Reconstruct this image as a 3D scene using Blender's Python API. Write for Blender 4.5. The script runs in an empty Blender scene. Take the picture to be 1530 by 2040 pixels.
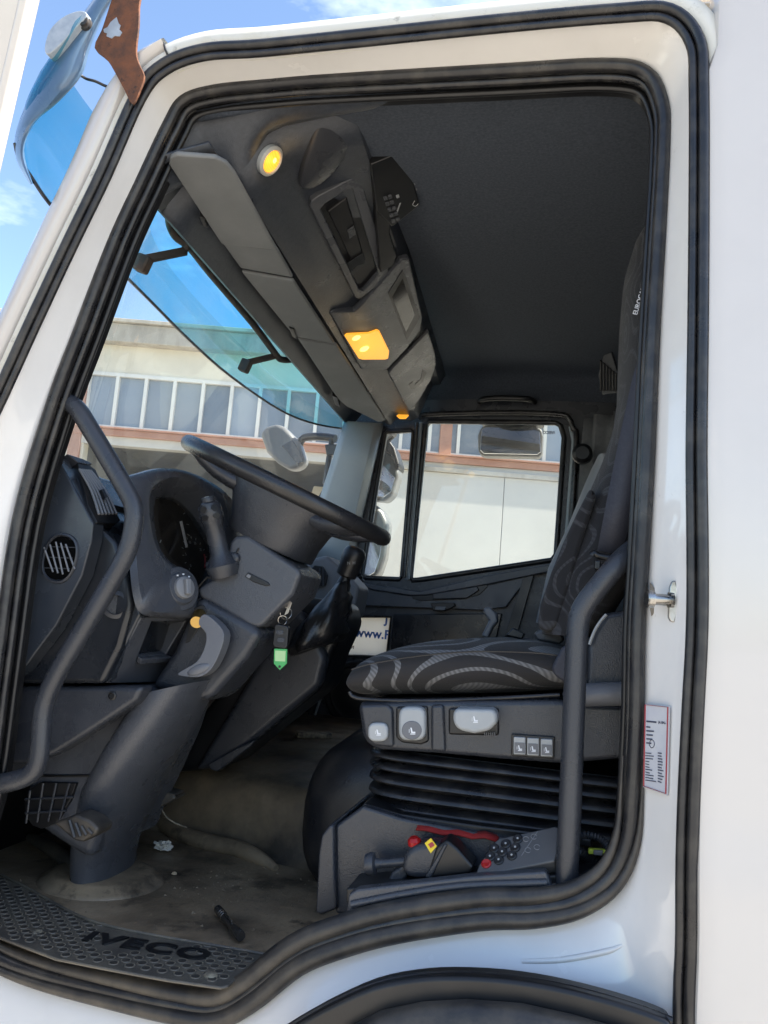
import bpy, bmesh, math, random
from mathutils import Vector, Matrix
from mathutils.geometry import tessellate_polygon
random.seed(7)
scene = bpy.context.scene
col = scene.collection
RAD = math.radians

# ------------------------------------------------------------------ camera
CAM = Vector((0.0, -1.35, 1.62)); FPX = 1657.0; IW, IH = 1530.0, 2040.0
YAW, PITCH, ROLL = RAD(13.0), RAD(7.2), RAD(4.65)
fw = Vector((-math.sin(YAW)*math.cos(PITCH), math.cos(YAW)*math.cos(PITCH), math.sin(PITCH)))
rt = Vector((math.cos(YAW), math.sin(YAW), 0)); upv = rt.cross(fw)
CR = rt*math.cos(ROLL) + upv*math.sin(ROLL)
CU = -rt*math.sin(ROLL) + upv*math.cos(ROLL)
cam_d = bpy.data.cameras.new('Camera'); cam = bpy.data.objects.new('Camera', cam_d); col.objects.link(cam)
m = Matrix.Identity(4)
for i in range(3):
    m[i][0] = CR[i]; m[i][1] = CU[i]; m[i][2] = -fw[i]; m[i][3] = CAM[i]
cam.matrix_world = m
cam_d.sensor_fit = 'HORIZONTAL'; cam_d.sensor_width = 36; cam_d.lens = 36*FPX/IW
cam_d.clip_start = 0.02; cam_d.clip_end = 3000
scene.camera = cam

# ------------------------------------------------------------------ sky, sun, exposure
SUN_EL, SUN_AZ = RAD(50), RAD(86)          # azimuth clockwise from +Y
world = bpy.data.worlds.new('World'); scene.world = world; world.use_nodes = True
wn, wl = world.node_tree.nodes, world.node_tree.links
bg = wn['Background']
sky = wn.new('ShaderNodeTexSky'); sky.sky_type = 'NISHITA'; sky.sun_disc = False
sky.sun_elevation = SUN_EL; sky.sun_rotation = SUN_AZ; sky.air_density = 1.0; sky.dust_density = 0.6; sky.ozone_density = 2.0
tc = wn.new('ShaderNodeTexCoord'); mp = wn.new('ShaderNodeMapping'); mp.inputs['Scale'].default_value = (1, 1, 2.6)
mp.inputs['Location'].default_value = (0.35, 0.1, 0.2)
nz = wn.new('ShaderNodeTexNoise'); nz.inputs['Scale'].default_value = 2.2; nz.inputs['Detail'].default_value = 7; nz.inputs['Roughness'].default_value = 0.58
rp = wn.new('ShaderNodeValToRGB'); rp.color_ramp.elements[0].position = 0.56; rp.color_ramp.elements[1].position = 0.86
mx = wn.new('ShaderNodeMix'); mx.data_type = 'RGBA'
wl.new(tc.outputs['Generated'], mp.inputs['Vector']); wl.new(mp.outputs['Vector'], nz.inputs['Vector'])
wl.new(nz.outputs['Fac'], rp.inputs['Fac']); wl.new(rp.outputs['Color'], mx.inputs['Factor'])
wl.new(sky.outputs['Color'], mx.inputs['A']); mx.inputs['B'].default_value = (8.5, 8.8, 9.2, 1)
wl.new(mx.outputs['Result'], bg.inputs['Color']); bg.inputs['Strength'].default_value = 0.11
sd = bpy.data.lights.new('Sun', 'SUN'); sd.energy = 5.0; sd.angle = RAD(0.5); sd.color = (1, 0.93, 0.83)
so = bpy.data.objects.new('Sun', sd); col.objects.link(so)
sdir = Vector((math.sin(SUN_AZ)*math.cos(SUN_EL), math.cos(SUN_AZ)*math.cos(SUN_EL), math.sin(SUN_EL)))
so.rotation_euler = sdir.to_track_quat('Z', 'Y').to_euler(); so.location = sdir*30
vs = scene.view_settings; vs.view_transform = 'Standard'; vs.look = 'None'; vs.gamma = 1; vs.use_curve_mapping = False
vs.exposure = 1.65
scene.render.engine = 'CYCLES'
try:
    scene.cycles.max_bounces = 12; scene.cycles.transparent_max_bounces = 24; scene.cycles.diffuse_bounces = 6
    scene.cycles.glossy_bounces = 4; scene.cycles.transmission_bounces = 8; scene.cycles.sample_clamp_indirect = 6
except Exception: pass

# ------------------------------------------------------------------ survey helpers: a sighted point at a known plane
def ray(px, py): return fw + CR*((px-IW/2)/FPX) - CU*((py-IH/2)/FPX)
def P(px, py, Y):
    d = ray(px, py); return CAM + d*((Y-CAM.y)/d.y)
def PZ(px, py, Z):
    d = ray(px, py); return CAM + d*((Z-CAM.z)/d.z)
def PP(px, py, pl):
    p0, n = pl; d = ray(px, py); return CAM + d*((p0-CAM).dot(n)/d.dot(n))
def plane3(a, b, c):
    a, b, c = Vector(a), Vector(b), Vector(c); n = (b-a).cross(c-a).normalized()
    if n.dot(a-CAM) > 0: n = -n            # normal faces the viewer's side
    return (a, n)

# ------------------------------------------------------------------ materials
MATS = {}
def mat(name, c, rough=0.5, c2=None, nscale=8.0, nfac=0.5, bump=0.0, bscale=200.0, metal=0.0, coat=0.0, spec=0.5, rvar=0.0, stretch=None, dirt=None, dscale=40.0, dthr=.66, damt=.6):
    mt = bpy.data.materials.new(name); mt.use_nodes = True; MATS[name] = mt
    n, l = mt.node_tree.nodes, mt.node_tree.links; b = n['Principled BSDF']
    b.inputs['Base Color'].default_value = (*c, 1); b.inputs['Roughness'].default_value = rough
    b.inputs['Metallic'].default_value = metal; b.inputs['Coat Weight'].default_value = coat
    b.inputs['Specular IOR Level'].default_value = spec
    t = n.new('ShaderNodeTexCoord')
    vec = t.outputs['Object']
    if stretch:
        mpn = n.new('ShaderNodeMapping'); mpn.inputs['Scale'].default_value = stretch
        l.new(vec, mpn.inputs['Vector']); vec = mpn.outputs['Vector']
    if c2:
        z = n.new('ShaderNodeTexNoise'); z.inputs['Scale'].default_value = nscale; z.inputs['Detail'].default_value = 8; z.inputs['Roughness'].default_value = 0.62
        r = n.new('ShaderNodeValToRGB'); r.color_ramp.elements[0].position = max(0, nfac-0.16); r.color_ramp.elements[1].position = min(1, nfac+0.16)
        r.color_ramp.elements[0].color = (*c, 1); r.color_ramp.elements[1].color = (*c2, 1)
        l.new(vec, z.inputs['Vector']); l.new(z.outputs['Fac'], r.inputs['Fac']); l.new(r.outputs['Color'], b.inputs['Base Color'])
    if dirt:                                # speckled grime on top of the base colour
        src = b.inputs['Base Color'].links[0].from_socket if b.inputs['Base Color'].links else None
        dz = n.new('ShaderNodeTexNoise'); dz.inputs['Scale'].default_value = dscale; dz.inputs['Detail'].default_value = 10; dz.inputs['Roughness'].default_value = .75
        dr = n.new('ShaderNodeMapRange'); dr.inputs['From Min'].default_value = dthr; dr.inputs['From Max'].default_value = dthr+.10; dr.inputs['To Max'].default_value = damt
        dm_ = n.new('ShaderNodeMix'); dm_.data_type = 'RGBA'; dm_.inputs['B'].default_value = (*dirt, 1)
        l.new(vec, dz.inputs['Vector']); l.new(dz.outputs['Fac'], dr.inputs['Value']); l.new(dr.outputs['Result'], dm_.inputs['Factor'])
        if src: l.new(src, dm_.inputs['A'])
        else: dm_.inputs['A'].default_value = (*c, 1)
        l.new(dm_.outputs['Result'], b.inputs['Base Color'])
    if rvar:
        z2 = n.new('ShaderNodeTexNoise'); z2.inputs['Scale'].default_value = 14; z2.inputs['Detail'].default_value = 6
        mr = n.new('ShaderNodeMapRange'); mr.inputs['From Min'].default_value = .3; mr.inputs['From Max'].default_value = .7
        mr.inputs['To Min'].default_value = max(.02, rough-rvar); mr.inputs['To Max'].default_value = min(1, rough+rvar)
        l.new(vec, z2.inputs['Vector']); l.new(z2.outputs['Fac'], mr.inputs['Value']); l.new(mr.outputs['Result'], b.inputs['Roughness'])
    if bump:
        z3 = n.new('ShaderNodeTexNoise'); z3.inputs['Scale'].default_value = bscale; z3.inputs['Detail'].default_value = 3
        bp = n.new('ShaderNodeBump'); bp.inputs['Strength'].default_value = bump; bp.inputs['Distance'].default_value = 0.002
        l.new(t.outputs['Object'], z3.inputs['Vector']); l.new(z3.outputs['Fac'], bp.inputs['Height']); l.new(bp.outputs['Normal'], b.inputs['Normal'])
    return mt
def emit(name, c, s, c2=None):
    mt = mat(name, c, 0.3); b = mt.node_tree.nodes['Principled BSDF']
    b.inputs['Emission Color'].default_value = (*c, 1)
    n, l = mt.node_tree.nodes, mt.node_tree.links          # moulded ribs in the lens
    t = n.new('ShaderNodeTexCoord'); wv = n.new('ShaderNodeTexWave'); wv.inputs['Scale'].default_value = 90; wv.inputs['Distortion'].default_value = .6
    mr = n.new('ShaderNodeMapRange'); mr.inputs['To Min'].default_value = s*.65; mr.inputs['To Max'].default_value = s*1.2
    l.new(t.outputs['Object'], wv.inputs['Vector']); l.new(wv.outputs['Fac'], mr.inputs['Value']); l.new(mr.outputs['Result'], b.inputs['Emission Strength'])
    return mt
def thin_glass(name, tint, refl=1.0, rough=0.0, haze=0.0):
    mt = bpy.data.materials.new(name); mt.use_nodes = True; MATS[name] = mt
    n, l = mt.node_tree.nodes, mt.node_tree.links; n.remove(n['Principled BSDF'])
    tr = n.new('ShaderNodeBsdfTransparent'); tr.inputs['Color'].default_value = (*tint, 1)
    gl = n.new('ShaderNodeBsdfGlossy'); gl.inputs['Roughness'].default_value = rough
    lw = n.new('ShaderNodeLayerWeight'); lw.inputs['Blend'].default_value = .5      # two-sided, works from inside and outside
    pw_ = n.new('ShaderNodeMath'); pw_.operation = 'POWER'; pw_.inputs[1].default_value = 5.0
    fr = n.new('ShaderNodeMath'); fr.operation = 'MULTIPLY_ADD'; fr.inputs[1].default_value = .90; fr.inputs[2].default_value = .045
    l.new(lw.outputs['Facing'], pw_.inputs[0]); l.new(pw_.outputs[0], fr.inputs[0])
    mu = n.new('ShaderNodeMath'); mu.operation = 'MULTIPLY'; mu.inputs[1].default_value = refl
    mi = n.new('ShaderNodeMixShader')
    l.new(fr.outputs[0], mu.inputs[0]); l.new(mu.outputs['Value'], mi.inputs['Fac'])
    l.new(tr.outputs['BSDF'], mi.inputs[1]); l.new(gl.outputs['BSDF'], mi.inputs[2])
    out = mi.outputs['Shader']
    if haze:                                # film of road dust on the pane
        t = n.new('ShaderNodeTexCoord'); dz = n.new('ShaderNodeTexNoise'); dz.inputs['Scale'].default_value = 5; dz.inputs['Detail'].default_value = 9
        mr = n.new('ShaderNodeMapRange'); mr.inputs['From Min'].default_value = .3; mr.inputs['From Max'].default_value = .75; mr.inputs['To Min'].default_value = haze*.4; mr.inputs['To Max'].default_value = haze*1.8
        df = n.new('ShaderNodeBsdfTranslucent'); df.inputs['Color'].default_value = (.75, .72, .66, 1); m3_ = n.new('ShaderNodeMixShader')
        l.new(t.outputs['Object'], dz.inputs['Vector']); l.new(dz.outputs['Fac'], mr.inputs['Value']); l.new(mr.outputs['Result'], m3_.inputs['Fac'])
        l.new(out, m3_.inputs[1]); l.new(df.outputs['BSDF'], m3_.inputs[2]); out = m3_.outputs['Shader']
    l.new(out, n['Material Output'].inputs['Surface'])
    return mt
mat('white_paint', (.55, .52, .487), .2, (.515, .485, .452), 3.0, .62, coat=1.0, rvar=.06, dirt=(.22, .18, .13), dscale=22, dthr=.68, damt=.35)
mat('jamb_paint', (.76, .745, .72), .2, (.70, .68, .65), 5.0, .66, coat=1.0, rvar=.08, dirt=(.2, .17, .13), dscale=18, dthr=.65, damt=.4)
mat('old_paint', (.62, .60, .53), .35, (.48, .44, .33), 12.0, .66, coat=.2, dirt=(.12, .10, .07), dscale=26, dthr=.6, damt=.6)
mat('rubber', (.013, .013, .015), .33, (.05, .046, .041), 24, .60, bump=.15, bscale=400, rvar=.1)
mat('rubber_dusty', (.022, .021, .021), .42, (.085, .072, .056), 14, .56, bump=.2, bscale=300)
mat('plastic', (.029, .032, .039), .29, (.040, .043, .051), 7, .55, bump=.4, bscale=420, rvar=.1, dirt=(.085, .08, .072), dscale=70, dthr=.60, damt=.3)
mat('plastic_sheen', (.024, .029, .037), .25, (.038, .043, .052), 4, .6, bump=.08, bscale=700, rvar=.09)
mat('plastic_mid', (.054, .058, .068), .30, (.068, .072, .082), 7, .55, bump=.4, bscale=420, rvar=.1, dirt=(.12, .115, .10), dscale=70, dthr=.60, damt=.3)
mat('plastic_light', (.17, .175, .185), .5, (.2, .2, .205), 5, .55, bump=.15, bscale=900)
mat('plastic_gloss', (.010, .012, .016), .28, (.018, .021, .026), 4, .6, bump=.06, bscale=700, rvar=.08)
mat('plastic_black', (.008, .008, .009), .38, (.014, .014, .015), 10, .6, rvar=.08)
mat('headliner', (.034, .043, .060), .9, (.062, .074, .096), 160, .5, bump=.6, bscale=700)
mat('console_skin', (.026, .031, .041), .33, (.042, .048, .060), 90, .5, bump=.45, bscale=520, rvar=.06)
mat('visor_skin', (.155, .162, .165), .7, (.19, .196, .198), 7, .6, bump=.25, bscale=600)
mat('button_grey', (.33, .345, .35), .4, (.38, .39, .39), 12, .55, rvar=.05)
mat('lever_grey', (.12, .125, .14), .4, (.15, .155, .165), 9, .55, bump=.1, bscale=700)
mat('print_white', (.75, .76, .78), .5)
mat('hump_rubber', (.05, .04, .029), .45, (.25, .188, .118), 5, .52, bump=.6, bscale=110, rvar=.15)
mat('floor_rubber', (.10, .076, .05), .45, (.37, .275, .172), 4.5, .48, bump=.7, bscale=90, rvar=.15, dirt=(.025, .021, .017), dscale=6, dthr=.52, damt=.75)
mat('mat_rubber', (.07, .064, .055), .4, (.17, .148, .11), 8, .55, bump=.45, bscale=220, rvar=.1, dirt=(.3, .25, .17), dscale=30, dthr=.64, damt=.5)
mat('lit_rim_dust', (.36, .31, .22), .7, (.04, .035, .03), 40, .5)  # dust tan; on the dimple rims it paints the light they catch
mat('dimple_shade', (.035, .031, .027), .5, (.08, .07, .055), 40, .6)  # shade inside the dimples, put into the colour
mat('engine_cover', (.018, .018, .020), .38, (.07, .06, .048), 7, .68, bump=.3, bscale=300, rvar=.12)
mat('rust', (.17, .06, .024), .85, (.075, .034, .02), 34, .5, bump=1.0, bscale=120, dirt=(.03, .018, .014), dscale=60, dthr=.56, damt=.8)
mat('flaked_paint', (.22, .245, .275), .5, (.38, .42, .47), 20, .5)
mat('blue_cap', (.07, .125, .20), .3, (.10, .16, .24), 5, .55, coat=.4, rvar=.08)
mat('bracket_dark', (.035, .032, .03), .6, (.11, .06, .035), 24, .62, bump=.4, bscale=120)
mat('steel', (.45, .44, .42), .3, (.2, .17, .14), 26, .6, metal=1.0, rvar=.1)
mat('grease', (.06, .05, .04), .5, (.2, .17, .13), 22, .5)
mat('leather_black', (.018, .018, .020), .32, (.014, .014, .014), 14, .55, bump=.3, bscale=260, rvar=.08)
mat('lens_clear', (.42, .45, .48), .12, (.32, .36, .40), 60, .5, coat=.5)
mat('grey_shell', (.12, .125, .125), .4, (.16, .16, .158), 6, .5, rvar=.06)
mat('red_cloth', (.30, .010, .008), .8, (.2, .008, .006), 40, .5)
mat('red_gloss', (.35, .01, .01), .2)
mat('yellow', (.75, .55, .02), .5)
mat('neon', (.5, .6, .05), .5)
mat('green_tag', (.07, .42, .12), .35)
mat('tag_paper', (.45, .68, .33), .6)
mat('paper', (.72, .68, .6), .9, (.62, .56, .45), 60, .5, bump=.3, bscale=120)
mat('grit', (.20, .155, .10), .9)
mat('crumb', (.55, .42, .27), .9)
mat('print_dark', (.05, .055, .09), .6)
mat('print_blue', (.05, .16, .50), .5)
mat('print_red', (.33, .03, .04), .5)
mat('sticker_film', (.52, .53, .57), .25, (.62, .62, .62), 14, .62)
mat('sheet_white', (.80, .79, .74), .4, (.74, .72, .65), 8, .6)
mat('brass', (.45, .30, .10), .35, metal=1.0)
mat('curtain', (.10, .105, .112), .85, (.13, .135, .14), 60, .5, bump=.3, bscale=500)
mat('pillar_trim', (.25, .29, .32), .4, (.30, .34, .36), 4, .5)
mat('belt', (.02, .022, .034), .6, (.03, .032, .045), 200, .5, bump=.3, bscale=900)
mat('glass_black', (.034, .030, .026), .08)
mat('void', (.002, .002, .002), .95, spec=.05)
mat('remote_grey', (.066, .068, .072), .45, (.08, .08, .082), 20, .5)
mat('facade', (.66, .62, .51), .85, (.57, .53, .43), 1.2, .55, bump=.2, bscale=12)
mat('facade_white', (.47, .455, .415), .6, (.42, .405, .37), .8, .55)
mat('concrete', (.42, .39, .33), .9, (.20, .18, .15), 2.4, .6, bump=.4, bscale=9, stretch=(1, 1, .4))
mat('red_steel', (.36, .185, .125), .6, (.29, .145, .10), 3, .55)
mat('window_frame', (.62, .62, .58), .5)
mat('pane', (.17, .21, .26), .22, (.22, .26, .30), .9, .5)
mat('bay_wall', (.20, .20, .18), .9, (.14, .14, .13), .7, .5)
mat('ground', (.42, .385, .33), .9, (.36, .33, .28), 1.5, .5, bump=.4, bscale=40)
emit('amber_on', (1.0, .42, .04), .36)
emit('amber_core', (1.0, .58, .13), 1.0)
thin_glass('windscreen', (.90, .94, .92), .8, 0, .06)
thin_glass('side_glass', (.93, .95, .93), .8, 0, .04)
thin_glass('cluster_glass', (.72, .69, .65), 1.6, .03)
thin_glass('blue_acrylic', (.22, .64, .78), .8, .02, .10)
mt = mat('mirror_glass', (.9, .92, .95), .02, metal=1.0)

# sheet in the kerb window lets daylight through
n, l = MATS['sheet_white'].node_tree.nodes, MATS['sheet_white'].node_tree.links
tl = n.new('ShaderNodeBsdfTranslucent'); tl.inputs['Color'].default_value = (.85, .84, .79, 1); mxs = n.new('ShaderNodeMixShader'); mxs.inputs['Fac'].default_value = .6
l.new(n['Principled BSDF'].outputs['BSDF'], mxs.inputs[1]); l.new(tl.outputs['BSDF'], mxs.inputs[2]); l.new(mxs.outputs['Shader'], n['Material Output'].inputs['Surface'])
# panes differ a little from one to the next
n, l = MATS['pane'].node_tree.nodes, MATS['pane'].node_tree.links
oi = n.new('ShaderNodeObjectInfo'); hs = n.new('ShaderNodeHueSaturation'); mr = n.new('ShaderNodeMapRange'); mr.inputs['To Min'].default_value = .7; mr.inputs['To Max'].default_value = 1.3
l.new(oi.outputs['Random'], mr.inputs['Value']); l.new(mr.outputs['Result'], hs.inputs['Value'])
l.new(n['Principled BSDF'].inputs['Base Color'].links[0].from_socket, hs.inputs['Color']); l.new(hs.outputs['Color'], n['Principled BSDF'].inputs['Base Color'])
# seat cloth: black weave with lighter hatched swirls
def seat_cloth(name, scale, base, light):
    mt = mat(name, base, .85, bump=.5, bscale=900); n, l = mt.node_tree.nodes, mt.node_tree.links; b = n['Principled BSDF']
    t = n.new('ShaderNodeTexCoord'); z = n.new('ShaderNodeTexNoise'); z.inputs['Scale'].default_value = scale; z.inputs['Detail'].default_value = 0.6
    l.new(t.outputs['Object'], z.inputs['Vector'])
    mu = n.new('ShaderNodeMath'); mu.operation = 'MULTIPLY'; mu.inputs[1].default_value = 13.0; l.new(z.outputs['Fac'], mu.inputs[0])
    fr = n.new('ShaderNodeMath'); fr.operation = 'FRACT'; l.new(mu.outputs[0], fr.inputs[0])
    su = n.new('ShaderNodeMath'); su.operation = 'SUBTRACT'; su.inputs[1].default_value = .5; l.new(fr.outputs[0], su.inputs[0])
    ab = n.new('ShaderNodeMath'); ab.operation = 'ABSOLUTE'; l.new(su.outputs[0], ab.inputs[0])
    lt = n.new('ShaderNodeMath'); lt.operation = 'LESS_THAN'; lt.inputs[1].default_value = .13; l.new(ab.outputs[0], lt.inputs[0])
    wv = n.new('ShaderNodeTexWave'); wv.inputs['Scale'].default_value = 55; wv.bands_direction = 'DIAGONAL'; l.new(t.outputs['Object'], wv.inputs['Vector'])
    mr = n.new('ShaderNodeMapRange'); mr.inputs['To Min'].default_value = .45; l.new(wv.outputs['Fac'], mr.inputs['Value'])
    m2 = n.new('ShaderNodeMath'); m2.operation = 'MULTIPLY'; l.new(lt.outputs[0], m2.inputs[0]); l.new(mr.outputs[0], m2.inputs[1])
    mxx = n.new('ShaderNodeMix'); mxx.data_type = 'RGBA'; mxx.inputs['A'].default_value = (*base, 1); mxx.inputs['B'].default_value = (*light, 1)
    l.new(m2.outputs[0], mxx.inputs['Factor']); l.new(mxx.outputs['Result'], b.inputs['Base Color'])
    b.inputs['Sheen Weight'].default_value = .08
seat_cloth('seat_cloth', 4.2, (.020, .018, .018), (.17, .168, .168))
seat_cloth('seat_back_cloth', 7.0, (.006, .006, .008), (.036, .037, .042))

# ------------------------------------------------------------------ object helpers
def link(o, parent=None):
    col.objects.link(o)
    if parent is not None:
        o.parent = parent; o.matrix_parent_inverse = Matrix.Translation(-WLOC.get(parent.name, Vector()))
    return o
WLOC = {}
def empty(name, loc=(0, 0, 0), parent=None):
    o = bpy.data.objects.new(name, None); o.empty_display_size = .1
    loc = Vector(loc); o.location = loc
    link(o, parent); WLOC[o.name] = loc
    return o
def tag(o, label, cat=None, group=None, kind=None):
    if label: o['label'] = label
    if cat: o['category'] = cat
    if group: o['group'] = group
    if kind: o['kind'] = kind
    return o
def mesh(name, verts, faces, m_, parent=None, smooth=None, bevel=0, bseg=2, sub=0, solid=0, soff=0):
    me = bpy.data.meshes.new(name); me.from_pydata([tuple(v) for v in verts], [], faces)
    bm = bmesh.new(); bm.from_mesh(me); bmesh.ops.recalc_face_normals(bm, faces=bm.faces); bm.to_mesh(me); bm.free()
    me.materials.append(MATS[m_])
    for p in me.polygons: p.use_smooth = True
    if smooth is None: smooth = 35
    me.set_sharp_from_angle(angle=RAD(smooth))
    o = bpy.data.objects.new(name, me); link(o, parent); WLOC[o.name] = Vector()
    if solid:
        s = o.modifiers.new('s', 'SOLIDIFY'); s.thickness = solid; s.offset = soff
    if bevel:
        b = o.modifiers.new('b', 'BEVEL'); b.width = bevel; b.segments = bseg; b.limit_method = 'ANGLE'; b.angle_limit = RAD(30); b.harden_normals = True
    if sub:
        s = o.modifiers.new('u', 'SUBSURF'); s.levels = sub; s.render_levels = sub
    return o
def prism_vf(pts, off):
    pts = [Vector(p) for p in pts]; off = Vector(off); n = len(pts)
    v = pts + [p+off for p in pts]
    f = [list(range(n)), list(range(2*n-1, n-1, -1))]
    for i in range(n): j = (i+1) % n; f.append([i, j, n+j, n+i])
    return v, f
def prism(name, pts, off, m_, parent=None, bevel=.004, **k):
    v, f = prism_vf(pts, off); return mesh(name, v, f, m_, parent, bevel=bevel, **k)
def px(pts, Y): return [P(a, b, Y) for a, b in pts]
def sm(pts, seg=3): return [(p.x, p.y) for p in catmull([Vector((a, b, 0)) for a, b in pts], seg, True)]
def slab(name, pts, y0, y1, m_, parent=None, bevel=.004, **k):
    """polygon sighted at plane y0, running straight across the cab to y1"""
    return prism(name, px(pts, y0), (0, y1-y0, 0), m_, parent, bevel, **k)
def plate(name, pts, pl, th, m_, parent=None, bevel=.003, lift=0, **k):
    n = pl[1]; q = [PP(a, b, pl)+n*lift for a, b in pts]
    return prism(name, q, -n*th if th > 0 else n*(-th), m_, parent, bevel, **k)
def catmull(pts, seg=6, closed=False):
    pts = [Vector(p) for p in pts]; n = len(pts); out = []
    rng = n if closed else n-1
    for i in range(rng):
        if closed: p0, p1, p2, p3 = pts[(i-1) % n], pts[i], pts[(i+1) % n], pts[(i+2) % n]
        else: p0, p1, p2, p3 = pts[max(i-1, 0)], pts[i], pts[i+1], pts[min(i+2, n-1)]
        for s in range(seg):
            t = s/seg; t2, t3 = t*t, t*t*t
            out.append(.5*((2*p1)+(p2-p0)*t+(2*p0-5*p1+4*p2-p3)*t2+(3*p1-p0-3*p2+p3)*t3))
    if not closed: out.append(pts[-1])
    return out
def frames(path, closed=False, ref=None):
    n = len(path); T = []
    for i in range(n):
        a = path[(i-1) % n] if closed else path[max(i-1, 0)]; b = path[(i+1) % n] if closed else path[min(i+1, n-1)]
        d = b-a; T.append(d.normalized() if d.length > 1e-9 else Vector((0, 0, 1)))
    out = []
    if ref is not None:
        for t in T:
            b = (ref - t*ref.dot(t)).normalized(); out.append((t.cross(b), b))
        return out
    u = T[0].orthogonal().normalized()
    for t in T:
        u = (u - t*u.dot(t)).normalized(); out.append((u, t.cross(u)))
    return out
def tube(name, path, r, m_, parent=None, closed=False, ns=12, smoothseg=0, prof=None, ref=None):
    """round (or profiled) bar along a path; r may be a list"""
    path = [Vector(p) for p in path]
    if smoothseg: 
        if isinstance(r, list):
            rr = catmull([Vector((x, 0, 0)) for x in r], smoothseg, closed); r = [x.x for x in rr]
        path = catmull(path, smoothseg, closed)
    fr = frames(path, closed, ref); n = len(path); v = []; f = []
    pr = prof or [(math.cos(2*math.pi*k/ns), math.sin(2*math.pi*k/ns)) for k in range(ns)]; ns = len(pr)
    for i, p in enumerate(path):
        R_ = r[i] if isinstance(r, list) else r
        for a, b in pr: v.append(p + fr[i][0]*(a*R_) + fr[i][1]*(b*R_))
    for i in range(n if closed else n-1):
        j = (i+1) % n
        for k in range(ns): f.append([i*ns+k, i*ns+(k+1) % ns, j*ns+(k+1) % ns, j*ns+k])
    if not closed: f += [list(range(ns)), list(range((n-1)*ns, n*ns))]
    return mesh(name, v, f, m_, parent, smooth=50)
def loft(name, rows, m_, parent=None, closed=False, cap=False, smooth=40, **k):
    n = len(rows[0]); v = [Vector(p) for r in rows for p in r]; f = []
    for i in range(len(rows)-1):
        for j in range(n if closed else n-1):
            jj = (j+1) % n; f.append([i*n+j, i*n+jj, (i+1)*n+jj, (i+1)*n+j])
    if cap: f += [list(range(n)), list(range((len(rows)-1)*n, len(rows)*n))]
    return mesh(name, v, f, m_, parent, smooth=smooth, **k)
def ring(c, A, B, e=2.0, n=24):
    """superellipse ring round c with half axes A and B"""
    c, A, B = Vector(c), Vector(A), Vector(B); o = []
    for k in range(n):
        t = 2*math.pi*(k+.5)/n; ct, st = math.cos(t), math.sin(t)
        o.append(c + A*math.copysign(abs(ct)**(2/e), ct) + B*math.copysign(abs(st)**(2/e), st))
    return o
def lathe(name, base, axis, prof, m_, parent=None, n=24, smooth=35):
    """prof: list of (distance along axis, radius)"""
    base = Vector(base); axis = Vector(axis).normalized(); u = axis.orthogonal().normalized(); w = axis.cross(u); rows = []
    for d, r in prof: rows.append([base+axis*d+(u*math.cos(2*math.pi*k/n)+w*math.sin(2*math.pi*k/n))*max(r, 1e-5) for k in range(n)])
    return loft(name, rows, m_, parent, closed=True, cap=True, smooth=smooth)
def box(name, c, s, m_, parent=None, rot=None, bevel=.004, **k):
    x, y, z = s[0]/2, s[1]/2, s[2]/2; c = Vector(c); M = rot.to_3x3() if rot is not None else Matrix.Identity(3)
    v = [c + M @ Vector((sx*x, sy*y, sz*z)) for sx in (-1, 1) for sy in (-1, 1) for sz in (-1, 1)]
    f = [[0, 1, 3, 2], [4, 6, 7, 5], [0, 4, 5, 1], [2, 3, 7, 6], [0, 2, 6, 4], [1, 5, 7, 3]]
    return mesh(name, v, f, m_, parent, bevel=bevel, **k)
def holed(name, outer, holes, off, m_, parent=None, bevel=0):
    """flat panel with openings, given thickness along off"""
    loops = [[Vector(p) for p in l] for l in [outer]+holes]; off = Vector(off)
    tris = tessellate_polygon(loops); flat = [p for l in loops for p in l]; N = len(flat)
    v = flat + [p+off for p in flat]; f = []
    for t in tris: f.append(list(t)); f.append([N+i for i in reversed(t)])
    s = 0
    for l in loops:
        n = len(l)
        for i in range(n): a, b = s+i, s+(i+1) % n; f.append([a, b, N+b, N+a])
        s += n
    return mesh(name, v, f, m_, parent, bevel=bevel)
def frame_mat(origin, xdir, ydir):
    x = Vector(xdir).normalized(); y = Vector(ydir); y = (y-x*y.dot(x)).normalized(); z = x.cross(y)
    M = Matrix.Identity(4)
    for i in range(3): M[i][0] = x[i]; M[i][1] = y[i]; M[i][2] = z[i]; M[i][3] = origin[i]
    return M
def text(name, s, M, size, m_, parent=None, ext=.0006, shear=0, mirror=False, bold=0, space=1.0, align='CENTER', sx=1.0):
    c = bpy.data.curves.new(name, 'FONT'); c.body = s; c.size = size; c.extrude = ext; c.shear = shear; c.offset = bold
    c.align_x = align; c.align_y = 'CENTER'; c.space_character = space; c.resolution_u = 3
    o = bpy.data.objects.new('tmp', c); col.objects.link(o)
    dg = bpy.context.evaluated_depsgraph_get(); me = bpy.data.meshes.new_from_object(o.evaluated_get(dg))
    bpy.data.objects.remove(o); bpy.data.curves.remove(c)
    S = Matrix.Diagonal((-sx if mirror else sx, 1, 1, 1)); me.transform(M @ S)
    if mirror: me.flip_normals()
    me.name = name; me.materials.clear(); me.materials.append(MATS[m_])
    ob = bpy.data.objects.new(name, me); link(ob, parent); WLOC[ob.name] = Vector()
    return ob
# ------------------------------------------------------------------ ground
tag(mesh('ground', [(-400, -400, 0), (400, -400, 0), (400, 400, 0), (-400, 400, 0)], [[0, 1, 2, 3]], 'ground'), 'pale concrete yard', kind='structure')

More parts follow.
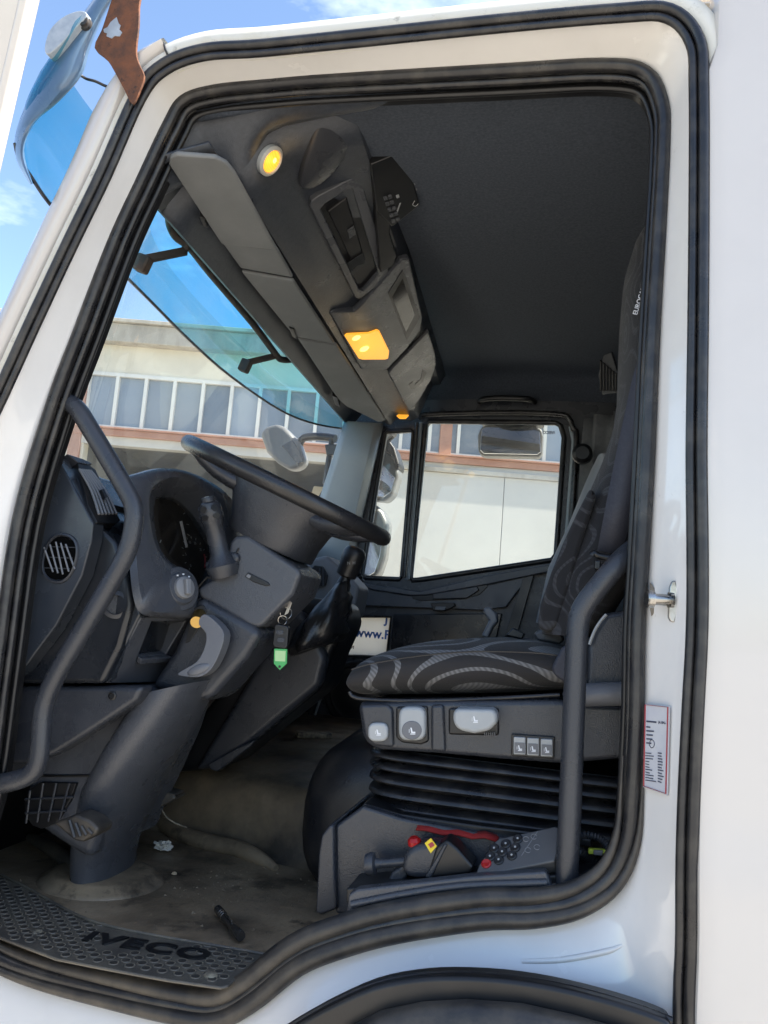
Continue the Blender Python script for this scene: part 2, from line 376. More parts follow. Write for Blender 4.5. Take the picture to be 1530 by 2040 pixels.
# ------------------------------------------------------------------ warehouse behind the truck, facing the camera
hd = Vector((-math.sin(YAW), math.cos(YAW), 0)); WD = 15.0
wh0 = CAM + hd*WD; wh0.z = 0
warehouse = empty('warehouse', wh0)
tag(warehouse, 'cream warehouse with a window band and red steel beam, seen through the truck windows', 'building')
def FPt(a, b, d=WD): return PP(a, b, (CAM+hd*d, -hd))
def wrect(name, a0, b0, a1, b1, th, m_, lift=0.0, bevel=0, parent=warehouse):
    """upright rectangle between two sighted corners on the facade"""
    A, B = FPt(a0, b0), FPt(a1, b1); u0, u1 = (A-wh0).dot(rt), (B-wh0).dot(rt); z0, z1 = sorted((A.z, B.z)); u0, u1 = sorted((u0, u1))
    q = [wh0+rt*u0+Vector((0, 0, z0))-hd*lift, wh0+rt*u1+Vector((0, 0, z0))-hd*lift, wh0+rt*u1+Vector((0, 0, z1))-hd*lift, wh0+rt*u0+Vector((0, 0, z1))-hd*lift]
    return prism(name, q, hd*th, m_, parent, bevel)
def wbox(name, u0, u1, z0, z1, th, m_, lift=0.0, bevel=0):
    q = [wh0+rt*u+Vector((0, 0, z))-hd*lift for u, z in ((u0, z0), (u1, z0), (u1, z1), (u0, z1))]
    return prism(name, q, hd*th, m_, warehouse, bevel)
zt = lambda a, b: FPt(a, b).z
uu = lambda a, b: (FPt(a, b)-wh0).dot(rt)
ZE0, ZE1 = zt(280, 692), zt(280, 655)          # concrete eave
ZW1, ZW0 = zt(290, 750), zt(275, 857)          # window band
ZB1, ZB0 = zt(400, 871), zt(400, 884)          # red beam
ZS0 = zt(300, 893)                             # white strip under beam
wbox('upper_wall', -13, 12, ZW1, ZE0+.1, .3, 'facade', 0)
wbox('eave', -13, 12, ZE0, ZE1, .5, 'concrete', .25, .02)
wbox('eave_cap', -13, 12, ZE1, ZE1+.07, .5, 'concrete', .32, .01)
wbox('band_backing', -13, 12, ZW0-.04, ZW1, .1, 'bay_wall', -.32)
pw = (uu(460, 800)-uu(174, 785))/5.0
uL = uu(174, 785)
for k in range(-4, 22):
    ua = uL+k*pw
    wbox('window_pane', ua+.03, ua+pw-.03, ZW0+.04, ZW1-.04, .02, 'pane', -.06)
    wbox('window_mullion', ua-.03, ua+.03, ZW0, ZW1, .08, 'window_frame', .02)
wbox('window_rail', -13, 12, ZW1-.045, ZW1+.02, .08, 'window_frame', .025)
wbox('window_rail', -13, 12, ZW0-.03, ZW0+.045, .08, 'window_frame', .025)
wbox('steel_beam', -13, 12, ZB0, ZB1, .3, 'red_steel', .10, .01)
wbox('steel_beam', -13, 12, ZB1+.0, ZB1+.03, .3, 'red_steel', .16, .004)
for a, b in ((150, 880), (888, 870)):
    uc = uu(a, b); wbox('steel_column', uc-.11, uc+.11, 0 if a < 500 else ZB1, ZE0+.02, .25, 'red_steel', .06 if a < 500 else .08, .01)
uG0, uG1 = uu(165, 900), uu(668, 930)
wbox('lintel', -13, 12, ZS0, ZB0, .25, 'facade_white', .02)
wbox('wall_panel', -13, uG0, 0, ZS0, .25, 'facade', 0)
# closed sliding panels to the right of the open bay
zP = zt(1000, 935)
for k in range(7):
    ua = uG1+k*1.55
    wbox('sliding_panel', ua+.006, ua+1.544, 0.02, min(zP, ZS0)-.02, .12, 'facade_white', .05, .006)
wbox('panel_rail', uG1, 12, min(zP, ZS0)-.015, min(zP, ZS0)+.06, .12, 'concrete', .12)
# the open bay and what little shows in it
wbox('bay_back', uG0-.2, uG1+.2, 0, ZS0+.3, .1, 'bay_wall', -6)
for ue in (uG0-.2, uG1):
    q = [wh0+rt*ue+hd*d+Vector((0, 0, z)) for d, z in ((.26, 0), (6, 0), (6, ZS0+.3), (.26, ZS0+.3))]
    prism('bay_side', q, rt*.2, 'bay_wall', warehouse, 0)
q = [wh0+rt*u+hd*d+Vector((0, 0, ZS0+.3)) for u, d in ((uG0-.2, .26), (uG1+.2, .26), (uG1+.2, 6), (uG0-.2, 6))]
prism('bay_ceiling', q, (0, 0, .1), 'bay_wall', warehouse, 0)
q = [wh0+rt*u+hd*2.5+Vector((0, 0, z)) for u, z in ((uu(480, 980), 0), (uu(700, 980), 0), (uu(700, 980), zt(600, 925)), (uu(600, 980), zt(600, 925)))]
prism('bay_stack', q, hd*1.5, 'facade', warehouse, .02)
wbox('roof', -13, 12, ZE1-.1, ZE1, 14, 'concrete', -.26)

# ================================================================== TRUCK
truck = empty('truck', (-.3, 1.0, 0))
tag(truck, 'white truck cab seen through its open driver door, dark grey interior with blue outside visor', 'truck')

# ---- door aperture: inner seal line I (y .09) and outer seal line O (y 0)
IO = [((-40, 1600), (-330, 1700)), ((0, 1330), (-230, 1250)), ((42, 1041), (-110, 1020)), ((108, 813), (-10, 820)), ((165, 660), (68, 650)),
      ((235, 474), (143, 490)), ((288, 359), (210, 352)), ((338, 255), (280, 195)), ((368, 206), (330, 138)), ((429, 186), (408, 109)), ((540, 174), (520, 101)),
      ((657, 165), (680, 85)), ((1000, 147), (1000, 52)), ((1200, 137), (1230, 32)), ((1285, 152), (1330, 32)), ((1318, 215), (1382, 85)),
      ((1321, 300), (1390, 180)), ((1311, 480), (1390, 420)), ((1300, 662), (1388, 662)), ((1290, 900), (1385, 900)), ((1279, 1096), (1387, 1096)),
      ((1270, 1253), (1386, 1253)), ((1267, 1410), (1378, 1410)), ((1260, 1566), (1370, 1580)), ((1250, 1670), (1366, 1720)), ((1215, 1745), (1362, 1950)),
      ((1148, 1790), (1330, 2180)), ((1062, 1807), (1100, 2250)), ((955, 1810), (955, 2250)), ((794, 1834), (780, 2250)), ((687, 1862), (660, 2250)),
      ((595, 1900), (560, 2250)), ((503, 1972), (480, 2270)), ((435, 2005), (400, 2290)), ((350, 1996), (330, 2300)), ((229, 1970), (200, 2280)),
      ((91, 1936), (50, 2250)), ((0, 1902), (-60, 2230)), ((-80, 1850), (-330, 2150)), ((-100, 1750), (-360, 2000))]
YI, YO = .09, 0.0
Ip = catmull([P(*a, YI) for a, b in IO], 5, True); Op = catmull([P(*b, YO) for a, b in IO], 5, True)
rows = []
for t, dy in ((-.03, .03), (0, .022), (.06, .01), (.3, .002), (.5, .0), (.72, -.004), (.9, .0), (1, .02), (1.12, .05)):
    rr = []
    for a, b in zip(Ip, Op):
        p = a.lerp(b, t); s = min(max(t, 0), 1); p.y = YI*(1-s)**1.25 + dy + .012*math.sin(math.pi*s)
        rr.append(p)
    rows.append(rr)
jamb = loft('door_jamb', rows, 'jamb_paint', truck, closed=True, smooth=60)
FLANGE = True
def inset(path, d, dy):
    c = sum(path, Vector())/len(path); out = []; n = len(path)
    for i in range(n):
        t = (path[(i+1) % n]-path[i-1]).normalized(); nrm = Vector((t.z, 0, -t.x))
        q = path[i]+nrm*.01
        if (q-c).length > (path[i]-c).length and False: nrm = -nrm
        out.append(path[i]+nrm*d+Vector((0, dy, 0)))
    return out
# path runs clockwise as seen from outside; nrm (t.z,0,-t.x) points inwards of the opening
tube('inner_seal', inset(Ip, .000, -.010), .0122, 'rubber', truck, closed=True, ns=10)
def rside(path):
    n = len(path); o = []
    for i in range(n):
        t = (path[(i+1) % n]-path[i-1]).normalized(); o.append(.42 if t.z < -.8 else (.42+.38*min(1, (t.z+.8)/.5) if t.z < -.3 else .8))
    return o
RS = rside(Ip)
def inset_v(path, ds, dy): 
    base = inset(path, 1.0, 0); return [p+(q-p)*d+Vector((0, dy, 0)) for p, q, d in zip(path, base, ds)]
tube('inner_seal', inset_v(Ip, [.006+.010*r for r in RS], .004), [.004+.004*r for r in RS], 'rubber', truck, closed=True, ns=8)
tube('trim_edge', inset_v(Ip, [.012+.010*r for r in RS], .026), [.005+.002*r for r in RS], 'plastic_black', truck, closed=True, ns=8)
tube('outer_seal', inset(Op, .0078, -.003), .0072, 'rubber', truck, closed=True, ns=10)
tube('outer_seal', inset(Op, -.0082, -.007), .0090, 'rubber', truck, closed=True, ns=10)
tube('seal_groove', inset(Op, -.001, .004), .0065, 'plastic_black', truck, closed=True, ns=8)
# bottom carries a second, broader lip
loft('door_flange', [[p+Vector((0, d, 0)) for p in inset(Ip, w, 0)] for w, d in ((-.004, .012), (.006, .016), (.012, .03), (.014, .06))], 'plastic_black', truck, closed=True, smooth=60)
bi = [i for i in range(len(Ip)) if 22.5*5 <= i <= 38.6*5]
low = [Ip[i] for i in bi]
def inset_open(path, d, dy):
    out = []; n = len(path)
    for i in range(n):
        t = (path[min(i+1, n-1)]-path[max(i-1, 0)]).normalized(); out.append(path[i]+Vector((t.z, 0, -t.x))*d+Vector((0, dy, 0)))
    return out
wid = [math.sin(math.pi*i/(len(low)-1))**.8 for i in range(len(low))]
tube('sill_seal', inset_open(low, .018, -.008), [max(.002, .018*w) for w in wid], 'rubber_dusty', truck, ns=10)
tube('sill_seal', inset_open(low, -.014, -.018), [max(.002, .0165*w) for w in wid], 'rubber_dusty', truck, ns=10)

# ---- skin around the aperture
RI = list(range(int(14.2*5), int(25.4*5)))              # follows the outer seal down the rear edge
def qx(z):
    if z >= Op[RI[6]].z: return max(Op[k].x for k in range(70, 90))
    for a, b in zip(RI, RI[1:]):
        if Op[b].z <= z <= Op[a].z:
            t = (z-Op[b].z)/max(1e-6, Op[a].z-Op[b].z); return Op[b].x+(Op[a].x-Op[b].x)*t
    return Op[RI[-1]].x-.01*(Op[RI[-1]].z-z)
skin_r = []
for k in range(60):
    z = .3+(2.86-.3)*k/59; cr = .006 if z < 1.33 else 0; x0 = qx(z)+.014
    skin_r.append([Vector((x0+dx, -.014-cr+dy, z)) for dx, dy in ((-.006, .05), (-.002, .012), (.003, .003), (.010, 0), (.03, -.001), (.12, 0), (.35, 0), (.8, 0))])
loft('rear_quarter_panel', skin_r, 'white_paint', truck, smooth=30)
# roof rail above the door
railO = [i for i in range(len(Op)) if 8.2*5 <= i <= 16.4*5]
rr = []
for i in railO:
    p = Op[i]; t = (Op[(i+1) % len(Op)]-Op[i-1]).normalized(); up_ = Vector((-t.z, 0, t.x))
    rr.append([p+up_*(-.004)+Vector((0, .02, 0)), p+up_*.018+Vector((0, -.004, 0)), p+up_*.030+Vector((0, -.008, 0)), p+up_*.05+Vector((0, .0, 0)), p+up_*.062+Vector((0, .02, 0)), p+up_*.068+Vector((0, .08, 0)), p+up_*.068+Vector((0, .16, .01))])
loft('roof_rail', rr, 'old_paint', truck, smooth=60)
# front roof corner piece, in front of the seam
cornI = [i for i in range(len(Op)) if 6.2*5 <= i <= 8.2*5]
rr = []
for i in cornI:
    p = Op[i]; t = (Op[(i+1) % len(Op)]-Op[i-1]).normalized(); up_ = Vector((-t.z, 0, t.x)); s = (i-cornI[0])/(len(cornI)-1)
    rr.append([p+up_*.012+Vector((0, .03, 0)), p+up_*.02+Vector((0, .0, 0)), p+up_*(.034)+Vector((0, -.004, 0)), p+up_*(.056-.004*s)+Vector((0, .006, 0)), p+up_*.066+Vector((0, .03, 0)), p+up_*.072+Vector((0, .09, 0)), p+up_*.075+Vector((-.02, .4, .02))])
p = Op[41]; t = (Op[42]-Op[40]).normalized(); up_ = Vector((-t.z, 0, t.x))
tube('roof_seam', [p+up_*a+Vector((0, b, 0)) for a, b in ((.014, .004), (.020, -.006), (.030, -.010), (.050, -.004), (.062, .018), (.068, .08))], .0022, 'plastic_black', truck, ns=6)
# A pillar outer skin
pilI = [i for i in range(len(Op)) if 0 <= i <= 41]
rr = []; rr2 = []
for i in pilI:
    p = Op[i]; t = (Op[(i+1) % len(Op)]-Op[i-1]).normalized(); up_ = Vector((-t.z, 0, t.x)); s = min(1, i/35.0)
    w = .07+.012*s-.022*max(0, (i-33)/8)
    rr.append([p+up_*.036+Vector((0, .03, 0)), p+up_*.040+Vector((0, -.002, 0)), p+up_*(.055)+Vector((0, -.012, 0)), p+up_*(w)+Vector((0, -.006, 0)), p+up_*(w+.018)+Vector((0, .012, 0)), p+up_*(w+.03)+Vector((0, .05, 0)), p+up_*(w+.03)+Vector((0, .09, 0))])
    rr2.append([p+up_*.012+Vector((0, .02, 0)), p+up_*.016+Vector((0, -.002, 0)), p+up_*.024+Vector((0, -.006, 0)), p+up_*.033+Vector((0, -.004, 0)), p+up_*.036+Vector((0, .02, 0))])
loft('windscreen_pillar', rr, 'white_paint', truck, smooth=60)
loft('pillar_flange', rr2, 'old_paint', truck, smooth=60)
# roof skin and body closing panels (keep daylight out of the cab)
ZR = 2.765
def sheet(name, pts, off, m_, parent=truck, bevel=0): return prism(name, pts, off, m_, parent, bevel)
sheet('roof_skin', [(-.86, .1, ZR-.05), (-.6, .1, ZR), (.72, .1, ZR), (.72, 2.1, ZR), (-.6, 2.1, ZR), (-.92, 2.1, ZR-.06), (-1.0, 1.5, ZR-.06), (-1.0, .7, ZR-.06)], (0, 0, .02), 'white_paint')
sheet('rear_wall', [(.46, .06, .9), (.46, 2.12, .9), (.46, 2.12, 2.75), (.46, .06, 2.75)], (.03, 0, 0), 'headliner')
sheet('side_lining', [(.19, .125, 1.0), (.46, .125, 1.0), (.46, .125, 2.7), (.19, .125, 2.7)], (0, .02, 0), 'plastic')

sheet('firewall', [(-1.32, .06, .9), (-1.32, 2.1, .9), (-1.32, 2.1, 1.80), (-1.32, .06, 1.80)], (-.03, 0, 0), 'plastic_black')
sheet('cowl_side', [(-1.34, .17, .9), (-1.16, .17, .9), (-1.13, .17, 1.45), (-1.10, .17, 1.82), (-1.34, .17, 1.82)], (0, .02, 0), 'plastic_black')
sheet('cowl_top', [(-1.34, .2, 1.80), (-1.0, .2, 1.80), (-1.0, 1.95, 1.80), (-1.34, 1.95, 1.80)], (0, 0, .02), 'plastic_black')
sheet('cowl_skin', [(-1.4, -.02, .8), (-1.12, -.02, .8), (-1.12, -.02, 1.75), (-1.4, -.02, 1.75)], (0, .02, 0), 'white_paint')
# ---- striker and approval sticker on the jamb
sp = P(1338, 1196, .03)
striker = lathe('door_striker', P(1340, 1196, .036), Vector((-1, -.25, -.02)), [(0, .006), (.0, .013), (.006, .013), (.0065, .009), (.03, .009), (.031, .014), (.04, .014), (.042, .012)], 'steel', truck, 16)
slab('striker_plate', [(1338, 1158), (1346, 1156), (1352, 1180), (1352, 1215), (1344, 1240), (1336, 1238), (1332, 1230), (1334, 1170)], .030, .046, 'steel', striker, .002)
slab('grease_patch', [(1296, 1160), (1304, 1172), (1310, 1190), (1308, 1215), (1298, 1228), (1294, 1195)], .070, .078, 'grease', striker, .001)
def jamb_plane(pts): return plane3(*pts)
jp = plane3(P(1291, 1405, .072), P(1340, 1405, .030), P(1334, 1580, .030))
stk = plate('approval_sticker', [(1291, 1402), (1340, 1408), (1336, 1585), (1287, 1568)], jp, .001, 'sticker_film', truck, 0, lift=.006)
tube('sticker_border', [PP(a, b, jp)+jp[1]*.0068 for a, b in ((1292, 1404), (1337, 1409), (1333, 1581), (1289, 1566))], .0011, 'print_red', stk, closed=True, ns=6)
def jline(a0, b0, a1, b1, w, m_='print_dark'):
    A, B = PP(a0, b0, jp)+jp[1]*.0065, PP(a1, b1, jp)+jp[1]*.0065; d = (B-A).normalized(); s = jp[1].cross(d)*w
    prism('printed_line', [A-s, B-s, B+s, A+s], jp[1]*.0003, m_, stk, 0)
ex = (PP(1336, 1440, jp)-PP(1292, 1434, jp)).normalized(); ey = Vector((0, 0, 1))
jline(1294, 1437, 1314, 1439, .0013)
text('sticker_heading', 'JA EPG', frame_mat(PP(1325, 1440, jp)+jp[1]*.0065, ex, ey), .0052, 'print_dark', stk, .0002, bold=.0001)
for k in range(5): jline(1294, 1448+k*8, 1294+[8, 15, 13, 12, 10][k], 1449+k*8, .0011)
tube('printed_ring', [PP(1305+5*math.cos(t), 1482+8*math.sin(t), jp)+jp[1]*.0065 for t in [k*math.pi/6 for k in range(12)]], .0006, 'print_dark', stk, closed=True, ns=5)
for k in range(11):
    jline(1292, 1500+k*5.4, 1292+random.uniform(7, 22), 1501+k*5.6, .0007)
    jline(1317, 1500+k*5.6, 1317+random.uniform(7, 12), 1501+k*5.8, .0009)

# pressed relief low on the jamb
tube('pressed_rib', [P(1040, 1915, .076), P(1120, 1912, .073), P(1210, 1895, .069), P(1250, 1880, .066), P(1270, 1890, .062), P(1272, 1960, .056), P(1262, 1985, .054)], .005, 'jamb_paint', truck, smoothseg=5, ns=8)

# ---- front wheel arch
arch = [(540, 2075), (600, 2036), (660, 2003), (740, 1968), (820, 1951), (900, 1946), (1000, 1951), (1100, 1966), (1200, 1990), (1290, 2018), (1338, 2038)]
ya = -.045
wa = slab('wheel_arch', [(q.x, q.y) for q in catmull([Vector((a, b, 0)) for a, b in arch], 3)]+[(1345, 2300), (500, 2300)], ya, .0, 'plastic_black', truck, .008, bseg=3)
rows = []
for k, (a, b) in enumerate([(640, 2090), (690, 2048), (760, 2012), (840, 1995), (930, 1990), (1040, 1998), (1140, 2020), (1230, 2046), (1320, 2080)]):
    rows.append([P(a, b, ya-.002), P(a, b+6, ya-.02), P(a, b+30, ya-.034), P(a, b+120, ya-.036), P(a, b+260, ya-.03)])
loft('arch_liner', rows, 'rubber_dusty', wa, smooth=60)
tube('arch_lip', [P(a, b-4, ya+.02) for a, b in arch], .006, 'rubber', wa, smoothseg=3, ns=8)

# ---- open driver door (only its slanted window frame shows at the far left)
odoor = empty('driver_door', P(-250, 1900, -.1), truck)
fa, fb = P(60, -160, -.26), P(-75, 440, -.14)
fc = fa + (fb-fa)*((fa.z-1.74)/(fa.z-fb.z))
def bar(name, a, b, w, d, m_, off):
    t = (b-a).normalized(); s = Vector((1, .25, 0)); s = (s-t*s.dot(t)).normalized(); u = t.cross(s); c = off
    return prism(name, [a+s*(c-w)+u*-d, a+s*(c+w)+u*-d, a+s*(c+w)+u*d, a+s*(c-w)+u*d], b-a, m_, odoor, .006, bseg=3)
bar('window_frame', fa, fc, .034, .02, 'white_paint', .004)
bar('frame_bead', fa, fc, .009, .0225, 'white_paint', .028)
bar('door_seal', fa, fc, .012, .03, 'rubber', -.045)
ft = P(60, -160, -.26)
prism('frame_top', [ft, ft+Vector((0, 0, .05)), ft+Vector((.12, -.75, .05)), ft+Vector((.12, -.75, 0))], Vector((-.04, 0, 0)), 'white_paint', odoor, .005)
dx_, dy_ = fc.x, fc.y
prism('door_panel', [(dx_, dy_, .95), (dx_, dy_, 1.76), (dx_+.2, dy_-.85, 1.68), (dx_+.2, dy_-.85, .95)], (-.07, -.02, 0), 'plastic', odoor, .01)
prism('door_skin', [(dx_-.075, dy_-.02, .9), (dx_-.075, dy_-.02, 1.78), (dx_+.125, dy_-.87, 1.71), (dx_+.125, dy_-.87, .9)], (-.02, -.005, 0), 'white_paint', odoor, .005)
rb = Vector((dx_+.17, dy_-.83, 1.68)); rtp = ft+Vector((.10, -.73, .02))
prism('rear_frame', [rb, rb+Vector((.03, 0, 0)), rb+Vector((.03, -.04, 0)), rb+Vector((0, -.04, 0))], rtp-rb, 'white_paint', odoor, .004)

# ---- windscreen glass
near = [P(305, 372, .13), P(235, 520, .115), P(165, 720, .105), P(110, 905, .10), P(75, 1010, .10)]
far = [P(692, 838, 1.87), P(678, 880, 1.88), P(660, 935, 1.90), P(640, 988, 1.92), P(615, 1060, 1.95)]
rows = []
for k in range(17):
    s = k/16; rr = []
    for a, b in zip(near, far):
        p = a.lerp(b, s); bul = 1-(2*s-1)**4; p = p+Vector((-.17*bul, 0, .02*bul)); rr.append(p)
    rows.append(catmull(rr, 3))
loft('windscreen', rows, 'windscreen', truck, smooth=80)
WS_top = [r[0] for r in rows]

# ---- outside sun visor
vis = empty('outside_visor', P(240, 400, .2), truck)
lo = [P(30, 285, -.012), P(38, 315, .0), P(62, 352, .03), P(96, 402, .06), P(150, 462, .16), P(240, 541, .34), P(300, 600, .50), P(380, 680, .78), P(460, 750, 1.08), P(560, 818, 1.48), P(630, 845, 1.72), P(700, 856, 1.96)]
lo = catmull(lo, 4)
hi = []
for i, p in enumerate(lo):
    s = i/(len(lo)-1); hi.append(Vector((-.97-.10*(1-(2*s-1)**4), p.y-.02-.03*max(0, 1-s*8), 2.72-.16*s)))
rows = []
for k in range(7):
    t = k/6; rows.append([a.lerp(b, t)+Vector((-.06*math.sin(math.pi*t), 0, .03*math.sin(math.pi*t)))*min(1, .05+i*5/len(lo)) for i, (a, b) in enumerate(zip(lo, hi))])
loft('acrylic_sheet', rows, 'blue_acrylic', vis, smooth=80, )
tube('sheet_edge', lo, .004, 'plastic_black', vis, ns=6)
# opaque end wing with clearance lamp
wing = [(28, 285), (34, 240), (55, 190), (85, 140), (120, 85), (155, 40), (190, -10), (225, -60), (262, -60), (235, 0), (207, 32), (186, 82), (163, 142), (161, 180), (120, 200), (85, 222), (58, 255), (45, 300), (52, 340), (40, 325)]
wing = [(p.x, p.y) for p in catmull([Vector((a, b, 0)) for a, b in wing], 4, True)]
wo = catmull([Vector((a, b, 0)) for a, b in ((235, -75), (195, -15), (155, 40), (105, 108), (66, 178), (40, 235), (28, 285), (36, 328), (60, 368))], 4)
wi = catmull([Vector((a, b, 0)) for a, b in ((268, -75), (232, -10), (207, 32), (180, 95), (163, 150), (118, 202), (70, 245), (48, 300), (66, 366))], 4)
rr = []
for a, b in zip(wo, wi):
    L_ = lambda s, y: P(a.x+(b.x-a.x)*s, a.y+(b.y-a.y)*s, y)
    rr.append([L_(0, .10), L_(.0, .03), L_(.04, -.01), L_(.18, -.03), L_(.45, -.038), L_(.72, -.034), L_(.92, -.022), L_(1.0, -.012), L_(1.0, .0), L_(.94, .03), L_(.9, .10)])
loft('end_wing', rr, 'blue_cap', vis, smooth=70)
slab('clearance_lamp', sm([(88, 95), (98, 60), (122, 35), (150, 22), (168, 22), (172, 32), (150, 55), (118, 90), (95, 108)]), -.052, -.026, 'lens_clear', vis, .010, bseg=3)
lathe('bolt', P(172, 50, -.036), (.05, -1, 0), [(0, .013), (.006, .013), (.008, .010), (.014, .010), (.015, .005), (.010, .004)], 'bracket_dark', vis, 14)
brk = slab('rusty_bracket', sm([(188, 95), (202, 60), (212, 30), (222, 0), (240, -40), (282, -40), (277, 10), (276, 50), (271, 100), (276, 125), (287, 150), (280, 175), (264, 207), (248, 180), (232, 150), (214, 120)]), -.026, -.020, 'rust', vis, .001)
slab('paint_flake', [(206, 58), (214, 54), (220, 44), (232, 34), (236, 46), (240, 50), (237, 58), (243, 64), (238, 72), (228, 71), (222, 76), (212, 72), (213, 66), (207, 64)], -.0275, -.0255, 'flaked_paint', brk, 0)
tube('lamp_cable', [P(158, 148, -.01), P(172, 157, 0), P(190, 162, .0), P(212, 172, .01), P(232, 176, .02)], .0028, 'rubber', vis, smoothseg=4, ns=8)
# struts behind the sheet, seen through the glass
YS = .42
tube('strut', [P(345, 400, .30), P(338, 440, .36), P(350, 470, .40), P(378, 492, .44), P(420, 545, .58), P(500, 640, .90), P(545, 700, 1.12), P(560, 716, 1.18), P(585, 716, 1.24)], .011, 'bracket_dark', vis, smoothseg=4, ns=10)
tube('strut', [P(385, 462, .40), P(376, 480, .42), P(370, 495, .43)], .011, 'bracket_dark', vis, smoothseg=4, ns=10)
for (a0, b0, a1, b1, y0, y1) in ((372, 500, 292, 516, .43, .36), (553, 708, 494, 722, 1.15, 1.08)):
    A, B = P(a0, b0, y0), P(a1, b1, y1); d = (B-A); s = Vector((0, 0, .009)); q = Vector((0, .007, 0))
    prism('strut_arm', [A-s-q, A+s-q, A+s+q, A-s+q], d, 'bracket_dark', vis, .001)
    box('strut_clamp', B+Vector((-.008, 0, -.012)), (.034, .03, .042), 'bracket_dark', vis, Matrix.Rotation(RAD(20), 4, 'Y'), .006)
# ================================================================== cab interior shell
# headliner
rows = []
for y, dz in ((.118, 0), (.16, .02), (.3, .032), (1.0, .04), (1.7, .03), (1.92, .015), (1.985, -.02), (2.0, -.09)):
    rows.append([Vector((x, y, 2.635+dz+e)) for x, e in ((-.80, -.03), (-.62, -.006), (-.45, 0), (-.1, .0), (.12, -.002), (.2, -.012), (.27, -.045), (.32, -.12), (.36, -.3))])
liner = loft('headliner', rows, 'headliner', truck, smooth=60, solid=.02, soff=1)
# rear grille on the headliner's back edge
gp = plane3(P(1200, 700, 1.62), P(1235, 740, 1.62), P(1215, 775, 1.70))
gr = plate('ventilation_grille', [(1206, 706), (1222, 700), (1236, 745), (1236, 780), (1204, 784), (1196, 745)], gp, .01, 'plastic', truck, .002, lift=.012)
for k in range(6):
    a = 1199+k*6; plate('grille_slat', [(a+2, 715+k*5), (a+5, 717+k*5), (a+5, 775), (a+2, 777)], gp, .006, 'plastic_black', gr, 0, lift=.017)

# header band above the windscreen
DN = {'A': (-.905, 2.455), 'B': (-.888, 2.498), 'C': (-.745, 2.515), 'D': (-.668, 2.628), 'E': (-.49, 2.658)}
DF_ = {'A': (-.93, 2.392), 'B': (-.905, 2.440), 'C': (-.765, 2.392), 'D': (-.665, 2.425), 'E': (-.565, 2.575)}
Y0, Y1 = .10, 1.93
def oh(k, y, dx=0, dz=0):
    s = (y-Y0)/(Y1-Y0); a, b = DN[k], DF_[k]; bow = (1-(2*s-1)**2)
    fx = {'A': -.11, 'B': -.085, 'C': -.03, 'D': 0, 'E': 0}[k]*0
    return Vector((a[0]+(b[0]-a[0])*s+fx*bow+dx, y, a[1]+(b[1]-a[1])*s+dz))
ys = [.2+(Y1-.2)*k/14 for k in range(15)]
rows = []
for y in ys:
    rows.append([oh('A', y, -.06, .06), oh('A', y, -.012, .006), oh('A', y), oh('A', y, .01, .012), oh('B', y, .02, .012), oh('C', y, -.01, .02), oh('C', y, .004, .016), oh('C', y, .03, .045), oh('D', y, -.01, .004), oh('D', y, .02, .018), oh('E', y, -.03, .004), oh('E', y, 0, .01), oh('E', y, .02, .05)])
ocons = loft('overhead_console', rows, 'console_skin', truck, smooth=50, solid=.006, soff=1)
PLV = plane3(oh('B', .3), oh('C', .3), oh('C', 1.6))
PLS = plane3(oh('C', .2), oh('D', .2), oh('D', .8))
PLC = plane3(oh('D', .3), oh('D', 1.7), oh('E', .8))
def cpl(pts, m_, name, lift=.004, th=.008, bevel=.003, parent=ocons, pl=PLC): return plate(name, pts, pl, th, m_, parent, bevel, lift=lift)
hrow = []
for y in (.09, .12, .16, .205):
    hrow.append([oh('A', y, -.06, .06), oh('A', y, -.012, .006), oh('A', y), oh('A', y, .01, .012), oh('B', y, .02, .012), oh('C', y, -.01, .02)])
loft('header_end', hrow, 'console_skin', ocons, smooth=50, solid=.006, soff=1)
# corner trim between the console's near end and the door frame
def resample(pts, n):
    ln = [0]
    for a, b in zip(pts, pts[1:]): ln.append(ln[-1]+(b-a).length)
    out = []
    for k in range(n):
        d = ln[-1]*k/(n-1); i = max(j for j in range(len(ln)) if ln[j] <= d+1e-9); i = min(i, len(pts)-2)
        s = (d-ln[i])/max(1e-9, ln[i+1]-ln[i]); out.append(pts[i].lerp(pts[i+1], min(1, s)))
    return out
S0 = resample([p+Vector((0, .035, 0)) for p in inset(Ip, .012, 0)[29:58]], 26)
yc_ = .20
S1 = resample([oh('B', yc_, -.02, .0), oh('B', yc_, .02, .012), oh('C', yc_, -.01, .02), oh('C', yc_, .004, .016), oh('C', yc_, .03, .045), oh('D', yc_, -.01, .004), oh('D', yc_, .02, .018), oh('E', yc_, -.03, .004), oh('E', yc_, 0, .01)], 26)
rows = []
for k in range(9):
    s = k/8; rows.append([a.lerp(b, s)+Vector((0, 0, -.012*math.sin(math.pi*s))) for a, b in zip(S0, S1)])
loft('corner_trim', rows, 'console_skin', ocons, smooth=60)
# folding visors (three panels and the label field)
for nm, pts, m_ in (('visor_panel', [(337, 322), (340, 308), (352, 302), (429, 308), (452, 320), (467, 338), (552, 493), (442, 482)], 'visor_skin'),
                    ('visor_label_field', [(443, 483), (552, 495), (584, 552), (479, 533)], 'visor_skin'),
                    ('visor_panel', [(481, 537), (585, 555), (667, 681), (586, 666)], 'visor_skin'),
                    ('visor_panel', [(593, 670), (671, 684), (768, 834), (755, 838), (690, 806), (672, 790)], 'visor_skin')):
    plate(nm, pts, PLV, .012, m_, truck, .005, lift=.008 if 'label' not in nm else .003, bseg=3)
for a, b in ((404, 432), (582, 655), (668, 792)):
    plate('visor_clip', [(a-6, b-10), (a+4, b-6), (a+10, b+14), (a, b+8)], PLV, .02, 'plastic_black', truck, .002, lift=.012)
